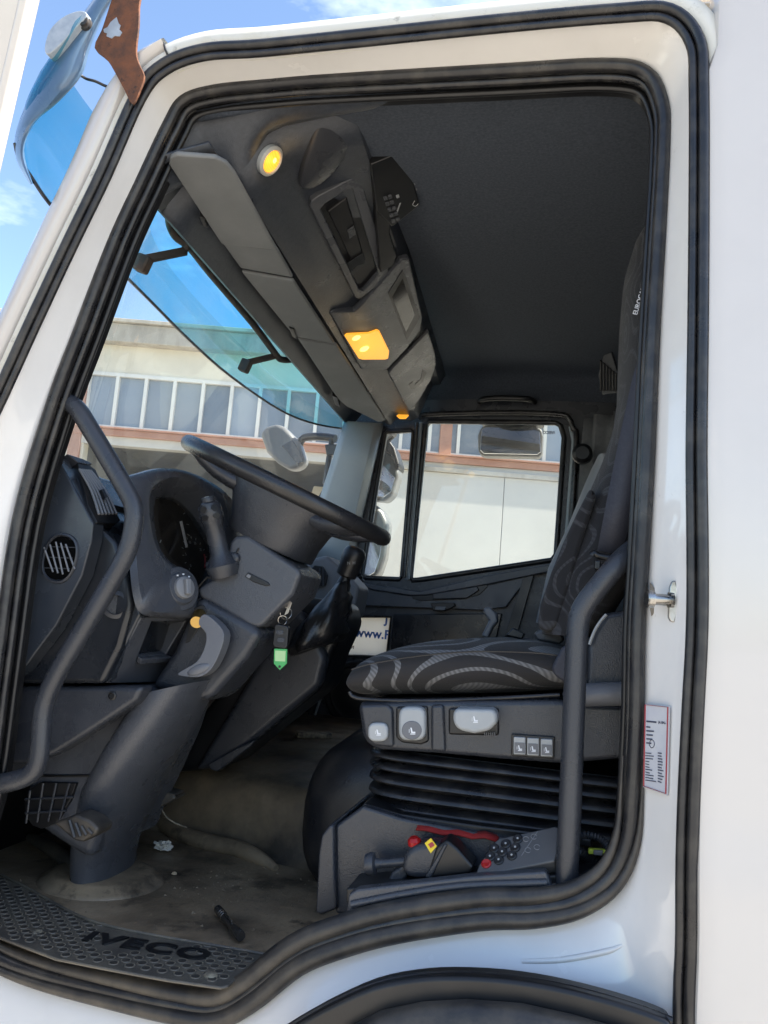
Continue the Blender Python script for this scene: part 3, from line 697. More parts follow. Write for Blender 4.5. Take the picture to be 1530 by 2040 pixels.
# round reading lamp
def disc(name, a, b, r, pl, m_, parent, prof, n=28):
    c = PP(a, b, pl); return lathe(name, c, pl[1], prof, m_, parent, n)
rl = disc('reading_lamp', 537, 319, .03, PLS, 'button_grey', truck, [(-.004, .034), (.006, .034), (.009, .030), (.010, .027), (.006, .025)])
c0 = PP(537, 319, PLS)
lathe('lamp_lens', c0+PLS[1]*.004, PLS[1], [(0, .0245), (.003, .0245), (.006, .018), (.0075, .008), (.008, .0005)], 'amber_on', rl, 24)
lathe('lamp_filament', c0+PLS[1]*.0105+Vector((.003, 0, .004)), PLS[1], [(0, .007), (.002, .005), (.003, .0005)], 'amber_core', rl, 14)
pl_ = bpy.data.lights.new('reading_lamp_glow', 'POINT'); pl_.energy = .02; pl_.color = (1, .62, .2); pl_.shadow_soft_size = .02
po = bpy.data.objects.new('reading_lamp_glow', pl_); po.location = c0+PLS[1]*.05; col.objects.link(po); po.parent = rl
# speaker pod, near end
podc = [PP(a, b, PLC) for a, b in ((596, 366), (600, 335), (614, 285), (635, 235), (671, 202), (717, 192), (735, 225), (722, 262), (700, 282), (678, 318), (655, 345), (628, 366), (608, 372))]
cc = sum(podc, Vector())/len(podc); n_ = PLC[1]
rows = [[p+n_*d for p in catmull([cc.lerp(q, s) for q in podc], 3, True)] for s, d in ((1, -.006), (1, .006), (.97, .011), (.88, .014), (.6, .018), (.3, .020), (.02, .0205))]
loft('speaker_pod', rows, 'plastic', truck, closed=True, smooth=60)
# radio slot frame with the dark slot and radio
fr = [(616, 408), (618, 396), (632, 386), (700, 350), (716, 348), (774, 540), (768, 552), (716, 592), (706, 590)]
fi = [(637, 412), (645, 402), (690, 372), (700, 372), (752, 540), (722, 575), (714, 572)]
q1 = [PP(a, b, PLC)+n_*.008 for a, b in fr]; q2 = [PP(a, b, PLC)+n_*.008 for a, b in fi]
rad = holed('radio_frame', q1, [q2], -n_*.03, 'plastic_mid', truck, .004)
plate('radio_slot', fi, PLC, .004, 'plastic_black', rad, 0, lift=-.003)
plate('radio_face', [(652, 420), (690, 392), (722, 500), (700, 520)], PLC, .01, 'plastic_black', rad, .004, lift=.004)
plate('radio_key', [(690, 455), (704, 446), (708, 462), (695, 472)], PLC, .003, 'plastic', rad, .001, lift=.007)
plate('radio_key', [(690, 520), (722, 500), (728, 520), (698, 545)], PLC, .003, 'plastic_gloss', rad, .001, lift=.008)
# black transceiver box hanging from the console's rear face
dev = plate('transceiver', [(728, 305), (782, 283), (806, 312), (827, 388), (772, 432), (742, 400)], PLC, .035, 'plastic_black', truck, .004, lift=.035)
plate('transceiver', [(742, 400), (772, 428), (770, 450), (784, 494), (778, 515), (752, 530)], PLC, .03, 'plastic_black', truck, .004, lift=.026)
for r in range(2):
    for k in range(5):
        a, b = 757+r*9+k*4, 372+k*11.5-r*3
        plate('transceiver_key', [(a-4, b-3), (a+3, b-5), (a+5, b+2), (a-2, b+4)], PLC, .003, 'plastic_mid', dev, .0008, lift=.0385)
plate('printed_mark', [(778, 367), (784, 365), (786, 371), (780, 373)], PLC, .0005, 'button_grey', dev, 0, lift=.0358)
plate('printed_mark', [(786, 383), (789, 382), (782, 402), (779, 402)], PLC, .0005, 'button_grey', dev, 0, lift=.0358)
for k in range(4): plate('printed_mark', [(806+k*4, 321+k*11), (808+k*4, 320+k*11), (809+k*4, 324+k*11), (807+k*4, 325+k*11)], PLC, .0005, 'plastic_light', dev, 0, lift=.0358)
tube('printed_mark', [PP(a, b, PLC)+n_*.036 for a, b in ((816, 378), (812, 386), (818, 389), (823, 384))], .0005, 'print_white', dev, ns=5, smoothseg=3)
# lamp module
lm = cpl([(653, 618), (662, 614), (703, 614), (712, 606), (795, 511), (813, 507), (840, 626), (836, 653), (808, 690), (772, 728), (765, 731), (717, 731)], 'plastic_mid', 'lamp_module', lift=.012, th=.02, bevel=.006, parent=truck)
cpl([(770, 577), (799, 530), (834, 626), (808, 672)], 'plastic_black', 'storage_slot', .0135, .004, .001, lm)
cpl([(778, 585), (799, 548), (823, 620), (806, 655)], 'glass_black', 'slot_floor', .0145, .002, .0005, lm)
ll = cpl([(683, 661), (688, 657), (731, 655), (748, 649), (753, 652), (772, 692), (770, 706), (764, 708), (718, 708), (711, 706)], 'amber_on', 'lamp_lens', .018, .01, .003, lm)
for a, b, r in ((706, 664, .014), (722, 686, .016)):
    lathe('lamp_bulb', PP(a, b, PLC)+n_*.018, n_, [(0, r), (.002, r*.8), (.004, r*.3), (.0045, .0005)], 'amber_core', lm, 16)
pl_ = bpy.data.lights.new('module_lamp_glow', 'POINT'); pl_.energy = .025; pl_.color = (1, .62, .2); pl_.shadow_soft_size = .03
po = bpy.data.objects.new('module_lamp_glow', pl_); po.location = PP(728, 680, PLC)+n_*.07; col.objects.link(po); po.parent = lm
# locker lid, far end
ld = cpl([(772, 740), (780, 728), (852, 654), (866, 700), (868, 722), (858, 752), (836, 790), (816, 814), (810, 812)], 'plastic_mid', 'locker_lid', lift=.010, th=.016, bevel=.006, parent=truck)
cpl([(812, 762), (820, 755), (824, 762), (836, 750), (840, 732), (847, 738), (840, 756), (824, 770), (816, 770)], 'plastic_black', 'lid_catch', .0112, .003, 0, ld)
plate('far_reading_lamp', [(790, 827), (800, 823), (814, 826), (808, 832), (796, 832)], plane3(P(790, 827, 1.86), P(814, 826, 1.86), P(802, 832, 1.83)), .006, 'amber_on', truck, .001)
tube('liner_handle', [P(955, 800, 1.96), P(965, 795, 1.93), P(1000, 793, 1.92), P(1050, 795, 1.92), P(1065, 800, 1.96)], .012, 'plastic_black', truck, smoothseg=4)

# ---- far A pillar trim
loft('far_pillar_trim', [[P(690, 838, 1.87), P(700, 840, 1.845), P(745, 842, 1.87), P(757, 842, 1.92), P(760, 842, 1.99)],
      [P(668, 908, 1.90), P(680, 910, 1.875), P(726, 930, 1.895), P(738, 932, 1.94), P(741, 932, 2.0)],
      [P(645, 978, 1.92), P(656, 985, 1.895), P(706, 1025, 1.92), P(716, 1028, 1.96), P(722, 1030, 2.02)],
      [P(622, 1060, 1.94), P(632, 1070, 1.915), P(688, 1110, 1.94), P(700, 1118, 1.98), P(706, 1118, 2.03)],
      [P(600, 1150, 1.95), P(610, 1160, 1.925), P(670, 1190, 1.95), P(684, 1192, 1.98), P(690, 1192, 2.03)]], 'pillar_trim', truck, smooth=50, solid=.01, soff=-1)
lathe('pillar_screw', P(716, 852, 1.855), (0, -1, 0), [(0, .007), (.003, .007), (.004, .005)], 'button_grey', truck, 12)

# ---- passenger door wall with windows
YF = 2.0
pd = empty('passenger_door', (-.4, YF, .95), truck)
pdo = [(-1.25, .9), (.55, .9), (.55, 2.68), (-1.0, 2.68), (-.95, 2.42), (-1.02, 2.2), (-1.3, 1.6)]
outer = [Vector((x, YF, z)) for x, z in pdo]
wq = [(767, 866), (772, 860), (818, 857), (824, 862), (801, 1146), (796, 1154), (728, 1151), (722, 1142)]
wb = [(849, 846), (855, 839), (1106, 842), (1117, 848), (1124, 872), (1108, 1104), (1098, 1116), (836, 1155), (822, 1156), (818, 1148)]
wlw = [(694, 1228), (779, 1229), (771, 1305), (764, 1309), (672, 1306), (670, 1298)]
H1, H2, H3 = px(wq, YF), px(wb, YF), px(wlw, YF)
holed('door_shell', outer, [H1, H2, H3], (0, .05, 0), 'plastic', pd)
for nm, h, m_ in (('quarter_window', H1, 'side_glass'), ('main_window', H2, 'side_glass')):
    prism(nm, [p+Vector((0, .025, 0)) for p in h], (0, .004, 0), m_, pd, 0)
tube('window_seal', H1, .010, 'rubber', pd, closed=True, ns=8)
tube('window_seal', H2, .011, 'rubber', pd, closed=True, ns=8)
# light painted frame edges
for pts in ([(1137, 850), (1143, 880), (1126, 1108), (1118, 1122)], [(838, 842), (812, 1155)], [(756, 846), (712, 1040), (700, 1100)]):
    tube('painted_frame', [P(a, b, YF-.012) for a, b in pts], .009, 'pillar_trim', pd, ns=8)
tube('frame_seal', [P(a, b, YF-.03) for a, b in ((840, 832), (846, 826), (1000, 822), (1110, 825), (1133, 833), (1142, 856), (1148, 880), (1134, 1110), (1128, 1135))], .011, 'rubber', pd, ns=8, smoothseg=3)
tube('frame_seal', [P(a, b, YF-.03) for a, b in ((831, 842), (824, 940), (806, 1150))], .008, 'rubber', pd, ns=8)
# text sheet filling the lower kerb window
prism('kerb_window_sheet', [p+Vector((0, .02, 0)) for p in H3], (0, .006, 0), 'sheet_white', pd, 0)
tube('window_seal', H3, .006, 'rubber', pd, closed=True, ns=8)
xd, zd = Vector((1, 0, 0)), Vector((0, 0, 1))
text('sheet_lettering', 'www.F', frame_mat(P(742, 1263, YF+.018), xd, zd), .052, 'print_blue', pd, .001, bold=.0012, sx=1.0)
text('sheet_lettering', 'J', frame_mat(P(770, 1234, YF+.018), xd, zd), .05, 'print_blue', pd, .001, bold=.0012)
text('etched_mark', 'IVECO', frame_mat(P(694, 1289, YF+.018), xd, zd), .017, 'print_dark', pd, .0005, bold=.0006, mirror=True)
text('etched_mark', 'IVECO', frame_mat(P(1093, 862, YF+.02), xd, zd), .017, 'print_dark', pd, .0005, bold=.0006, mirror=True)
# door trim: rail, armrest, pull handle
slab('window_rail', [(718, 1158), (740, 1164), (835, 1178), (970, 1146), (1112, 1120), (1120, 1126), (1110, 1136), (975, 1164), (850, 1186), (820, 1187), (745, 1176), (716, 1168)], YF-.045, YF+.01, 'plastic_mid', pd, .006, bseg=3)
slab('upper_trim', [(712, 1168), (820, 1187), (975, 1164), (1060, 1144), (1030, 1180), (1008, 1210), (960, 1216), (700, 1206)], YF-.03, YF+.01, 'plastic_mid', pd, .005)
slab('door_pull_recess', [(818, 1180), (850, 1186), (968, 1162), (972, 1168), (955, 1185), (925, 1193), (840, 1197), (822, 1193)], YF-.036, YF-.025, 'plastic_black', pd, .002)
slab('door_pull', [(862, 1183), (950, 1168), (955, 1176), (930, 1192), (862, 1194)], YF-.05, YF-.03, 'plastic', pd, .004)
slab('inner_handle', [(858, 1201), (905, 1201), (907, 1207), (895, 1213), (880, 1218), (862, 1216)], YF-.06, YF-.02, 'plastic_black', pd, .003)
slab('handle_lever', [(868, 1208), (890, 1208), (886, 1216), (866, 1215)], YF-.066, YF-.05, 'lever_grey', pd, .002)
slab('dark_band', [(1042, 1152), (1065, 1140), (1030, 1265), (1005, 1268)], YF-.034, YF, 'plastic_black', pd, .002)
slab('lower_trim', [(783, 1224), (1000, 1222), (985, 1290), (965, 1360), (774, 1330)], YF-.022, YF, 'plastic_gloss', pd, .004)
spc = P(712, 1382, YF-.02)
lathe('door_speaker', spc, (0, -1, 0), [(-.02, .135), (.012, .135), (.02, .128), (.02, .112), (.012, .108), (.010, .09), (.016, .07), (.012, .02), (.012, .001)], 'plastic_black', pd, 32)
tube('door_seal', [P(a, b, YF-.05) for a, b in ((650, 1320), (632, 1380), (618, 1420), (615, 1455), (622, 1470))], .008, 'rubber', pd, ns=8, smoothseg=3)
tube('door_seal', [P(a, b, YF-.05) for a, b in ((660, 1320), (642, 1382), (628, 1424), (626, 1455))], .005, 'button_grey', pd, ns=8, smoothseg=3)
# corrugated cable sleeves
def sleeve(name, pts, r, parent):
    pth = catmull([P(*p) for p in pts], 14); rr = [r*(1+.22*math.sin(i*1.9)) for i in range(len(pth))]
    return tube(name, pth, rr, 'plastic_black', parent, ns=10)
sleeve('cable_sleeve', [(712, 1140, 1.7), (720, 1165, 1.7), (716, 1200, 1.7), (708, 1235, 1.72)], .012, pd)
sleeve('cable_sleeve', [(660, 1320, 1.6), (656, 1350, 1.6), (644, 1368, 1.62), (632, 1372, 1.64)], .010, pd)

# ---- outside mirrors on the passenger side
def mirror(name, shell, glass, y0, y1, bev=.02):
    o = slab(name, shell, y0, y1, 'grey_shell', truck, bev, bseg=4)
    if glass:
        c = sum(px(glass, y0), Vector())/len(glass); nn = Vector((.10, -.85, .32) if 'kerb' in name else (.42, -.76, .46)).normalized()
        plate('mirror_glass', glass, (c+Vector((0, -.03, 0)), nn), .004, 'mirror_glass', o, .001)
    return o
mm = mirror('kerb_mirror', [(957, 852), (966, 846), (1066, 848), (1080, 855), (1083, 870), (1081, 902), (1074, 910), (962, 908), (953, 900), (951, 868)], [(960, 856), (968, 851), (1064, 853), (1075, 859), (1077, 900), (1070, 905), (964, 903), (957, 896)], 2.12, 2.19)
slab('mirror_bracket', [(955, 838), (1085, 838), (1062, 846), (1032, 856), (1020, 858), (1002, 856), (985, 846)], 2.1, 2.22, 'plastic_black', mm, .01)
m1 = mirror('wide_angle_mirror', [(760, 900), (775, 898), (790, 925), (795, 945), (783, 985), (768, 998), (738, 994), (730, 975), (742, 925)], [(752, 912), (772, 908), (784, 932), (788, 946), (778, 980), (764, 990), (740, 986), (738, 972), (746, 930)], 2.14, 2.24)
slab('mirror_cap', [(752, 892), (772, 872), (786, 892), (796, 925), (792, 935), (778, 905)], 2.13, 2.26, 'plastic_black', m1, .012)
m2 = mirror('main_mirror', [(722, 1006), (742, 1000), (762, 1018), (772, 1040), (764, 1110), (752, 1146), (735, 1155), (715, 1148), (716, 1080)], [(724, 1014), (742, 1008), (758, 1024), (765, 1042), (757, 1106), (746, 1140), (734, 1147), (722, 1140), (722, 1080)], 2.14, 2.26)
tube('mirror_arm', [P(785, 865, 2.1), P(768, 890, 2.16), P(745, 1000, 2.2), P(722, 1160, 2.2)], .014, 'plastic_black', m1, ns=8, smoothseg=3)
m3 = mirror('front_mirror', [(516, 862), (530, 848), (552, 843), (566, 850), (594, 878), (608, 918), (596, 932), (575, 936), (552, 922), (530, 900)], None, 2.05, 2.13, .02)
slab('mirror_glass', [(560, 888), (568, 895), (592, 925), (604, 920), (598, 900), (582, 876)], 2.045, 2.06, 'plastic_mid', m3, .004)
tube('mirror_arm', [P(596, 888, 2.1), P(606, 872, 2.1), P(640, 870, 2.08), P(668, 874, 2.06)], .018, 'plastic_black', m3, ns=8, smoothseg=3)
tube('mirror_post', [P(662, 872, 2.06), P(655, 915, 2.06), P(648, 965, 2.06)], .013, 'plastic_black', m3, ns=8)
slab('post_mount', [(646, 885), (672, 884), (670, 905), (650, 908)], 2.04, 2.1, 'plastic_black', m3, .006)
# wiper on the screen
tube('wiper_blade', [P(505, 975, 1.2), P(470, 1010, 1.25), P(440, 1040, 1.3)], .012, 'plastic_black', truck, ns=8)

# ---- floor, engine hump
ZF = .985
fl = prism('cab_floor', [(-1.45, .10, ZF-.04), (.45, .10, ZF-.04), (.45, 2.0, ZF-.04), (-1.45, 2.0, ZF-.04)], (0, 0, .04), 'floor_rubber', truck, 0)
# raised centre of the floor
hy = [(.69, .975), (.72, .985), (.74, 1.015), (.75, 1.08), (.757, 1.125), (.775, 1.148), (.82, 1.162), (1.0, 1.185), (1.4, 1.205), (1.98, 1.21)]
rows = []
for x in [-1.3+k*.1 for k in range(18)]:
    sh = -.30*(x+.62) if x < -.62 else 0
    rows.append([Vector((x, y+sh, z)) for y, z in hy])
loft('raised_floor', rows, 'hump_rubber', fl, smooth=60)
# worn hose-like fold along the foot of the step
tube('mat_fold', [PZ(300, 1625, 1.0), PZ(345, 1655, 1.0), PZ(400, 1675, 1.0), PZ(470, 1690, 1.0), PZ(520, 1712, .995), PZ(550, 1730, .99)], [.014, .02, .022, .022, .018, .008], 'floor_rubber', fl, smoothseg=5, ns=10)
tube('mat_fold', [PZ(60, 1668, 1.0), PZ(110, 1695, 1.0), PZ(155, 1730, 1.0), PZ(200, 1742, 1.0), PZ(245, 1728, 1.0), PZ(262, 1704, 1.0)], [.012, .018, .02, .022, .022, .014], 'mat_rubber', fl, smoothseg=5, ns=10)
# engine cover lump beside the seat
ec = []
for (a, wx, hz) in ((.585, .05, .04), (.59, .18, .12), (.61, .235, .17), (.65, .265, .195), (.72, .28, .21), (.9, .285, .22), (1.3, .285, .22)):
    ec.append(ring((-.335, a, 1.13), (wx, 0, 0), (0, 0, hz), 2.8, 32))
loft('engine_cover', ec, 'engine_cover', truck, closed=True, cap=True, smooth=60)
box('foam_scrap', PZ(625, 1464, 1.21), (.12, .05, .02), 'lit_rim_dust', truck, Matrix.Rotation(.5, 4, 'Z'), .006)

# ---- step mat with dimples and lettering
ZM = .992
mat_px = [(-60, 1712), (0, 1742), (60, 1772), (150, 1822), (220, 1846), (330, 1868), (440, 1886), (530, 1902), (500, 1925), (455, 1962), (440, 1966), (330, 1950), (200, 1926), (110, 1908), (0, 1866), (-60, 1830)]
tm = prism('step_mat', [PZ(a, b, ZM) for a, b in mat_px], (0, 0, -.006), 'mat_rubber', truck, .003)
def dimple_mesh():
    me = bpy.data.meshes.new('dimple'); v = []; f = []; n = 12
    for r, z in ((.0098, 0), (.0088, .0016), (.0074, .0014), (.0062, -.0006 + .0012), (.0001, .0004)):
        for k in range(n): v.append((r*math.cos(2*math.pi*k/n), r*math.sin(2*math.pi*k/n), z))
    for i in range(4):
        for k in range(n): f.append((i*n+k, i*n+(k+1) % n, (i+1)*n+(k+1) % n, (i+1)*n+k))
    me.from_pydata(v, [], f); me.materials.append(MATS['mat_rubber']); me.materials.append(MATS['lit_rim_dust']); me.materials.append(MATS['dimple_shade'])
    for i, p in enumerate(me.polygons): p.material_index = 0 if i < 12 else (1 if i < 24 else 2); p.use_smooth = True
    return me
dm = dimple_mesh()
def inside(p, poly):
    c = False; n = len(poly)
    for i in range(n):
        a, b = poly[i], poly[i-1]
        if (a[1] > p[1]) != (b[1] > p[1]) and p[0] < (b[0]-a[0])*(p[1]-a[1])/(b[1]-a[1])+a[0]: c = not c
    return c
def projpx(p):
    v = Vector(p)-CAM; z = v.dot(fw); return (IW/2+FPX*v.dot(CR)/z, IH/2-FPX*v.dot(CU)/z)
mpoly = [PZ(a, b, ZM) for a, b in mat_px]; mc = sum(mpoly, Vector())/len(mpoly)
shr = [(mc.lerp(p, .965).x, mc.lerp(p, .90).y) for p in mpoly]
ed = (PZ(440, 1955, ZM)-PZ(110, 1900, ZM)); ed.z = 0; ed.normalize(); en = Vector((-ed.y, ed.x, 0))
o0 = PZ(300, 1905, ZM)
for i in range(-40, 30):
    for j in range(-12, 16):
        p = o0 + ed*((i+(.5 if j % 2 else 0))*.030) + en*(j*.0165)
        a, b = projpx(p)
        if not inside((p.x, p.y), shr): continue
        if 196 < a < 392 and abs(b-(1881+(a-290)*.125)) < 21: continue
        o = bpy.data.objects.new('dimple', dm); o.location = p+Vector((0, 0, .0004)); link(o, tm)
tx = (PZ(390, 1903, ZM)-PZ(205, 1873, ZM))
text('embossed_lettering', 'IVECO', frame_mat(PZ(292, 1886, ZM+.001), tx, Vector((-tx.y, tx.x, 0))), .060, 'plastic_black', tm, .0022, bold=.0022, sx=1.3, space=1.12)
for a, b in ((72, 1857), (420, 1944)):
    lathe('mat_screw', PZ(a, b, ZM), (0, 0, 1), [(0, .012), (.003, .011), (.005, .006), (.0052, .001)], 'lit_rim_dust', tm, 12)
tube('mat_rim', [PZ(a, b, ZM+.002) for a, b in ((-60, 1712), (0, 1742), (60, 1772), (150, 1822), (220, 1846), (330, 1868), (440, 1886), (530, 1902))], .0035, 'mat_rubber', tm, smoothseg=3, ns=6)
# ================================================================== dashboard
dash = empty('dashboard', P(150, 1362, .3), truck)
slab('dash_body', [(62, 934), (112, 918), (190, 1040), (232, 1078), (252, 1140), (262, 1205), (240, 1290), (205, 1362), (-90, 1362), (-140, 990)], .19, 1.92, 'plastic_gloss', dash, .012, bseg=3)
ep = slab('dash_end_panel', [(-90, 940), (60, 905), (106, 904), (114, 909), (186, 1042), (182, 1078), (164, 1146), (112, 1246), (44, 1336), (8, 1362), (-90, 1362)], .148, .19, 'plastic_sheen', dash, .004, bseg=3)
# oval air outlet in the end panel
cv = P(120, 1112, .148)
def oval(c, ax, az, n=28, e=2.4): return ring(c, (ax, 0, 0), (0, 0, az), e, n)
rows = [[p+Vector((0, d, 0)) for p in oval(cv, .036*s, .047*s)] for s, d in ((1.12, .003), (1.08, -.004), (1.0, -.005), (.93, .0), (.90, .012))]
# outlet follows the tilt of the dash
RT = Matrix.Translation(cv) @ Matrix.Rotation(RAD(8), 4, 'Y') @ Matrix.Translation(-cv)
av = loft('oval_air_vent', [[RT @ p for p in r] for r in rows], 'plastic', truck, closed=True, smooth=60)
loft('vent_dark', [[RT @ (p+Vector((0, -.0016, 0))) for p in oval(cv, .0335, .0438)], [RT @ (p+Vector((0, -.0012, 0))) for p in oval(cv, .001, .001)]], 'void', av, closed=True)  # near-black disc paints the shade inside the outlet
for k in (-2, -1, 0, 1, 2):
    A = cv+Vector((k*.0115-.017, -.003, .030-max(0, -k)*.008)); B = cv+Vector((k*.0115+.017, -.003, -.030+max(0, k)*.008))
    tube('vent_slat', [RT @ A, RT @ B], .0018, 'plastic_light', av, ns=6)
for k in (-1, 0, 1): tube('vent_slat', [RT @ (cv+Vector((-.029, -.001, k*.022-.004))), RT @ (cv+Vector((.029, -.001, k*.022+.006)))], .0012, 'plastic', av, ns=6)
# rear-facing outlet
va, vb = P(112, 908, .15), P(187, 1045, .15)
PV = plane3(va, vb, va+Vector((.015, .2, 0)))
vent = plate('side_air_vent', [(150, 924), (166, 924), (186, 938), (236, 1040), (228, 1046), (190, 1044), (172, 1010)], PV, .02, 'plastic_black', truck, .002, lift=.006)
plate('vent_bezel', [(128, 908), (160, 918), (180, 928), (172, 930), (150, 926)], PV, .02, 'plastic', vent, .002, lift=.008)
for k in range(6):
    t = k/5; A0 = Vector((151+22*t, 940+2*t)); B0 = Vector((190+35*t, 1030-1*t)); m0 = (A0+B0)/2+Vector((4, -3))
    tube('vent_slat', [PP(q.x, q.y, PV)+PV[1]*.010 for q in (A0, m0, B0)], .003, 'plastic_light', vent, smoothseg=4, ns=6)
plate('vent_slider', [(188, 985), (194, 984), (200, 1000), (196, 1003)], PV, .012, 'plastic_black', vent, .001, lift=.02)
# knee panel below, stepped back
slab('knee_panel', [(186, 1050), (240, 1085), (268, 1175), (280, 1225), (214, 1360), (25, 1362), (112, 1250), (165, 1150)], .205, .23, 'plastic_sheen', dash, .006)
lathe('knee_socket', P(232, 1205, .203), (.5, -1, 0), [(0, .03), (.02, .028), (.022, .02), (.015, .018)], 'plastic', dash, 18)

# ---- instrument pod
cn = Vector((1, -.18, .34)).normalized(); cp0 = Vector((-.885, .4, 1.76))
def CLp(d): return (cp0+cn*d, cn)
R1 = [(250, 956), (285, 938), (325, 930), (370, 936), (420, 958), (460, 990), (485, 1040), (480, 1110), (440, 1170), (398, 1224), (345, 1226), (292, 1220), (274, 1180), (266, 1100), (258, 1020)]
R2 = [(303, 985), (312, 968), (330, 956), (360, 954), (398, 972), (428, 1002), (450, 1050), (445, 1100), (425, 1140), (398, 1195), (385, 1170), (362, 1135), (335, 1115), (312, 1080), (302, 1030)]
R3 = [(309, 997), (318, 994), (335, 995), (358, 1008), (380, 1034), (400, 1067), (418, 1097), (412, 1127), (402, 1152), (392, 1187), (383, 1168), (361, 1135), (337, 1118), (316, 1085), (307, 1037)]
rw = []
q1 = [PP(a, b, CLp(.05)) for a, b in R1]; q2 = [PP(a, b, CLp(.055)) for a, b in R2]; q3 = [PP(a, b, CLp(-.02)) for a, b in R3]
c1 = sum(q1, Vector())/len(q1)
rw = [[p+Vector((-.09, .16, -.03)) for p in q1], [p+Vector((-.025, .04, -.004)) for p in q1], [p-cn*.012 for p in q1], [p.lerp(c1, .03)+cn*.002 for p in q1], [a.lerp(b, .5)+cn*.004 for a, b in zip(q1, q2)], [a.lerp(b, .9)+cn*.001 for a, b in zip(q1, q2)], [p-cn*.006 for p in q2], [a.lerp(b, .5) for a, b in zip(q2, q3)], q3]
pod = loft('instrument_pod', [catmull(r, 4, True) for r in rw], 'plastic_mid', truck, closed=True, smooth=60)
c3 = sum(q3, Vector())/len(q3)
loft('cluster_face', [catmull(q3, 4, True), [c3]*60], 'glass_black', pod, closed=True)
gl3 = [p+cn*.012 for p in catmull(q3, 4, True)]
loft('cluster_lens', [gl3, [c3+cn*.014]*60], 'cluster_glass', pod, closed=True)
CF = CLp(-.018)
cx = (PP(385, 1100, CF)-PP(340, 1040, CF)); cxd = Vector((0, 1, 0)); cxd = (cxd-cn*cxd.dot(cn)).normalized(); czd = cn.cross(cxd)
if czd.z < 0: czd = -czd
def dial(a, b, r, nums, m_='button_grey'):
    c = PP(a, b, CF)
    for k in range(13):
        t = RAD(225-k*270/12); d = cxd*math.cos(t)+czd*math.sin(t); e = d.cross(cn)*.0008
        prism('dial_tick', [c+d*r*.88-e, c+d*r-e, c+d*r+e, c+d*r*.88+e], cn*.001, m_, pod, 0)
    for s, t in nums:
        d = cxd*math.cos(RAD(t))+czd*math.sin(RAD(t)); text('dial_number', s, frame_mat(c+d*r*.7, cxd, czd), r*.19, m_, pod, .0003)
    return c
c = dial(388, 1108, .05, (('0', 225), ('5', 175), ('10', 140), ('15', 105), ('20', 70), ('25', 30)))
tube('red_zone', [c+(cxd*math.cos(RAD(t))+czd*math.sin(RAD(t)))*.042 for t in range(-40, 20, 10)], .002, 'print_red', pod, ns=5)
c = dial(338, 1040, .075, ())
prism('dial_needle', [PP(355, 1040, CF)+cn*.004, PP(359, 1039, CF)+cn*.004, PP(370, 1090, CF)+cn*.004, PP(367, 1092, CF)+cn*.004], cn*.002, 'print_white', pod, 0)
# light switch
KP = CLp(.062); kc = PP(362, 1172, KP); kn = Vector((1, -.55, .25)).normalized()
sw = lathe('light_switch', kc-kn*.03, kn, [(0, .052), (.018, .050), (.026, .046), (.028, .036), (.034, .034), (.036, .032), (.037, .002)], 'plastic_mid', truck, 32)
lathe('switch_ring', kc+kn*.006, kn, [(0, .024), (.008, .023), (.010, .020), (.010, .001)], 'plastic_light', sw, 28)
ku = kn.orthogonal(); kv = Vector((0, 0, 1)); kv = (kv-kn*kv.dot(kn)).normalized(); ku = kv.cross(kn)
prism('switch_grip', [kc+kn*.015+ku*a+kv*b for a, b in ((-.006, -.017), (.006, -.017), (.007, .017), (-.007, .017))], kn*.012, 'plastic_light', sw, .003)
for t in (60, 90, 120): box('switch_mark', kc+kn*.007+(ku*math.cos(RAD(t))+kv*math.sin(RAD(t)))*.029, (.003, .003, .003), 'print_white', sw, bevel=0)
# open cubby under the switch
CB = plane3(P(212, 1362, .21), P(284, 1228, .21), P(386, 1230, .40))
co = [(212, 1362), (282, 1230), (388, 1228), (384, 1250), (328, 1357), (320, 1360)]; ci = [(303, 1238), (371, 1236), (330, 1304), (276, 1306)]
cub = holed('cubby_frame', [PP(a, b, CB) for a, b in co], [[PP(a, b, CB) for a, b in ci]], -CB[1]*.09, 'plastic_mid', dash, .004)
plate('cubby_back', ci, CB, .01, 'plastic_black', dash, 0, lift=-.07)
plate('cubby_lip', [(272, 1306), (342, 1303), (342, 1314), (270, 1318)], CB, .012, 'plastic_mid', dash, .003, lift=.014)

# ---- lower dash, kick panel
slab('lower_dash', [(-90, 1368), (15, 1370), (290, 1366), (312, 1400), (285, 1480), (245, 1570), (200, 1660), (180, 1715), (150, 1700), (62, 1642), (44, 1600), (52, 1560), (30, 1545), (-90, 1545)], .30, .6, 'plastic_mid', dash, .02, bseg=3)
kp = slab('kick_panel', [(-90, 1367), (286, 1367), (272, 1398), (190, 1452), (110, 1502), (60, 1522), (-90, 1530)], .205, .26, 'plastic', dash, .012, bseg=3)
for a, b in ((25, 1387), (224, 1386)): lathe('panel_screw', P(a, b, .205), (0, -1, 0), [(0, .009), (.002, .009), (.003, .006), (.001, .005), (.001, .001)], 'plastic_black', dash, 14)
tube('panel_gap', [P(a, b, .298) for a, b in ((62, 1545), (120, 1546), (200, 1545), (262, 1540))], .003, 'plastic_black', dash, ns=6)
gv = slab('foot_air_vent', [(50, 1625), (48, 1598), (58, 1572), (80, 1558), (152, 1560), (140, 1595), (112, 1640), (82, 1652), (64, 1645)], .291, .31, 'plastic_black', truck, .002)
for k in range(4): tube('vent_rib', [P(60+k*26, 1560 if k else 1575, .286), P(48+k*22+4, 1640-k*2, .286)], .0028, 'plastic', gv, ns=6)
for k in range(2): tube('vent_rib', [P(50, 1592+k*28, .286), P(146-k*14, 1588+k*27, .286)], .0028, 'plastic', gv, ns=6)
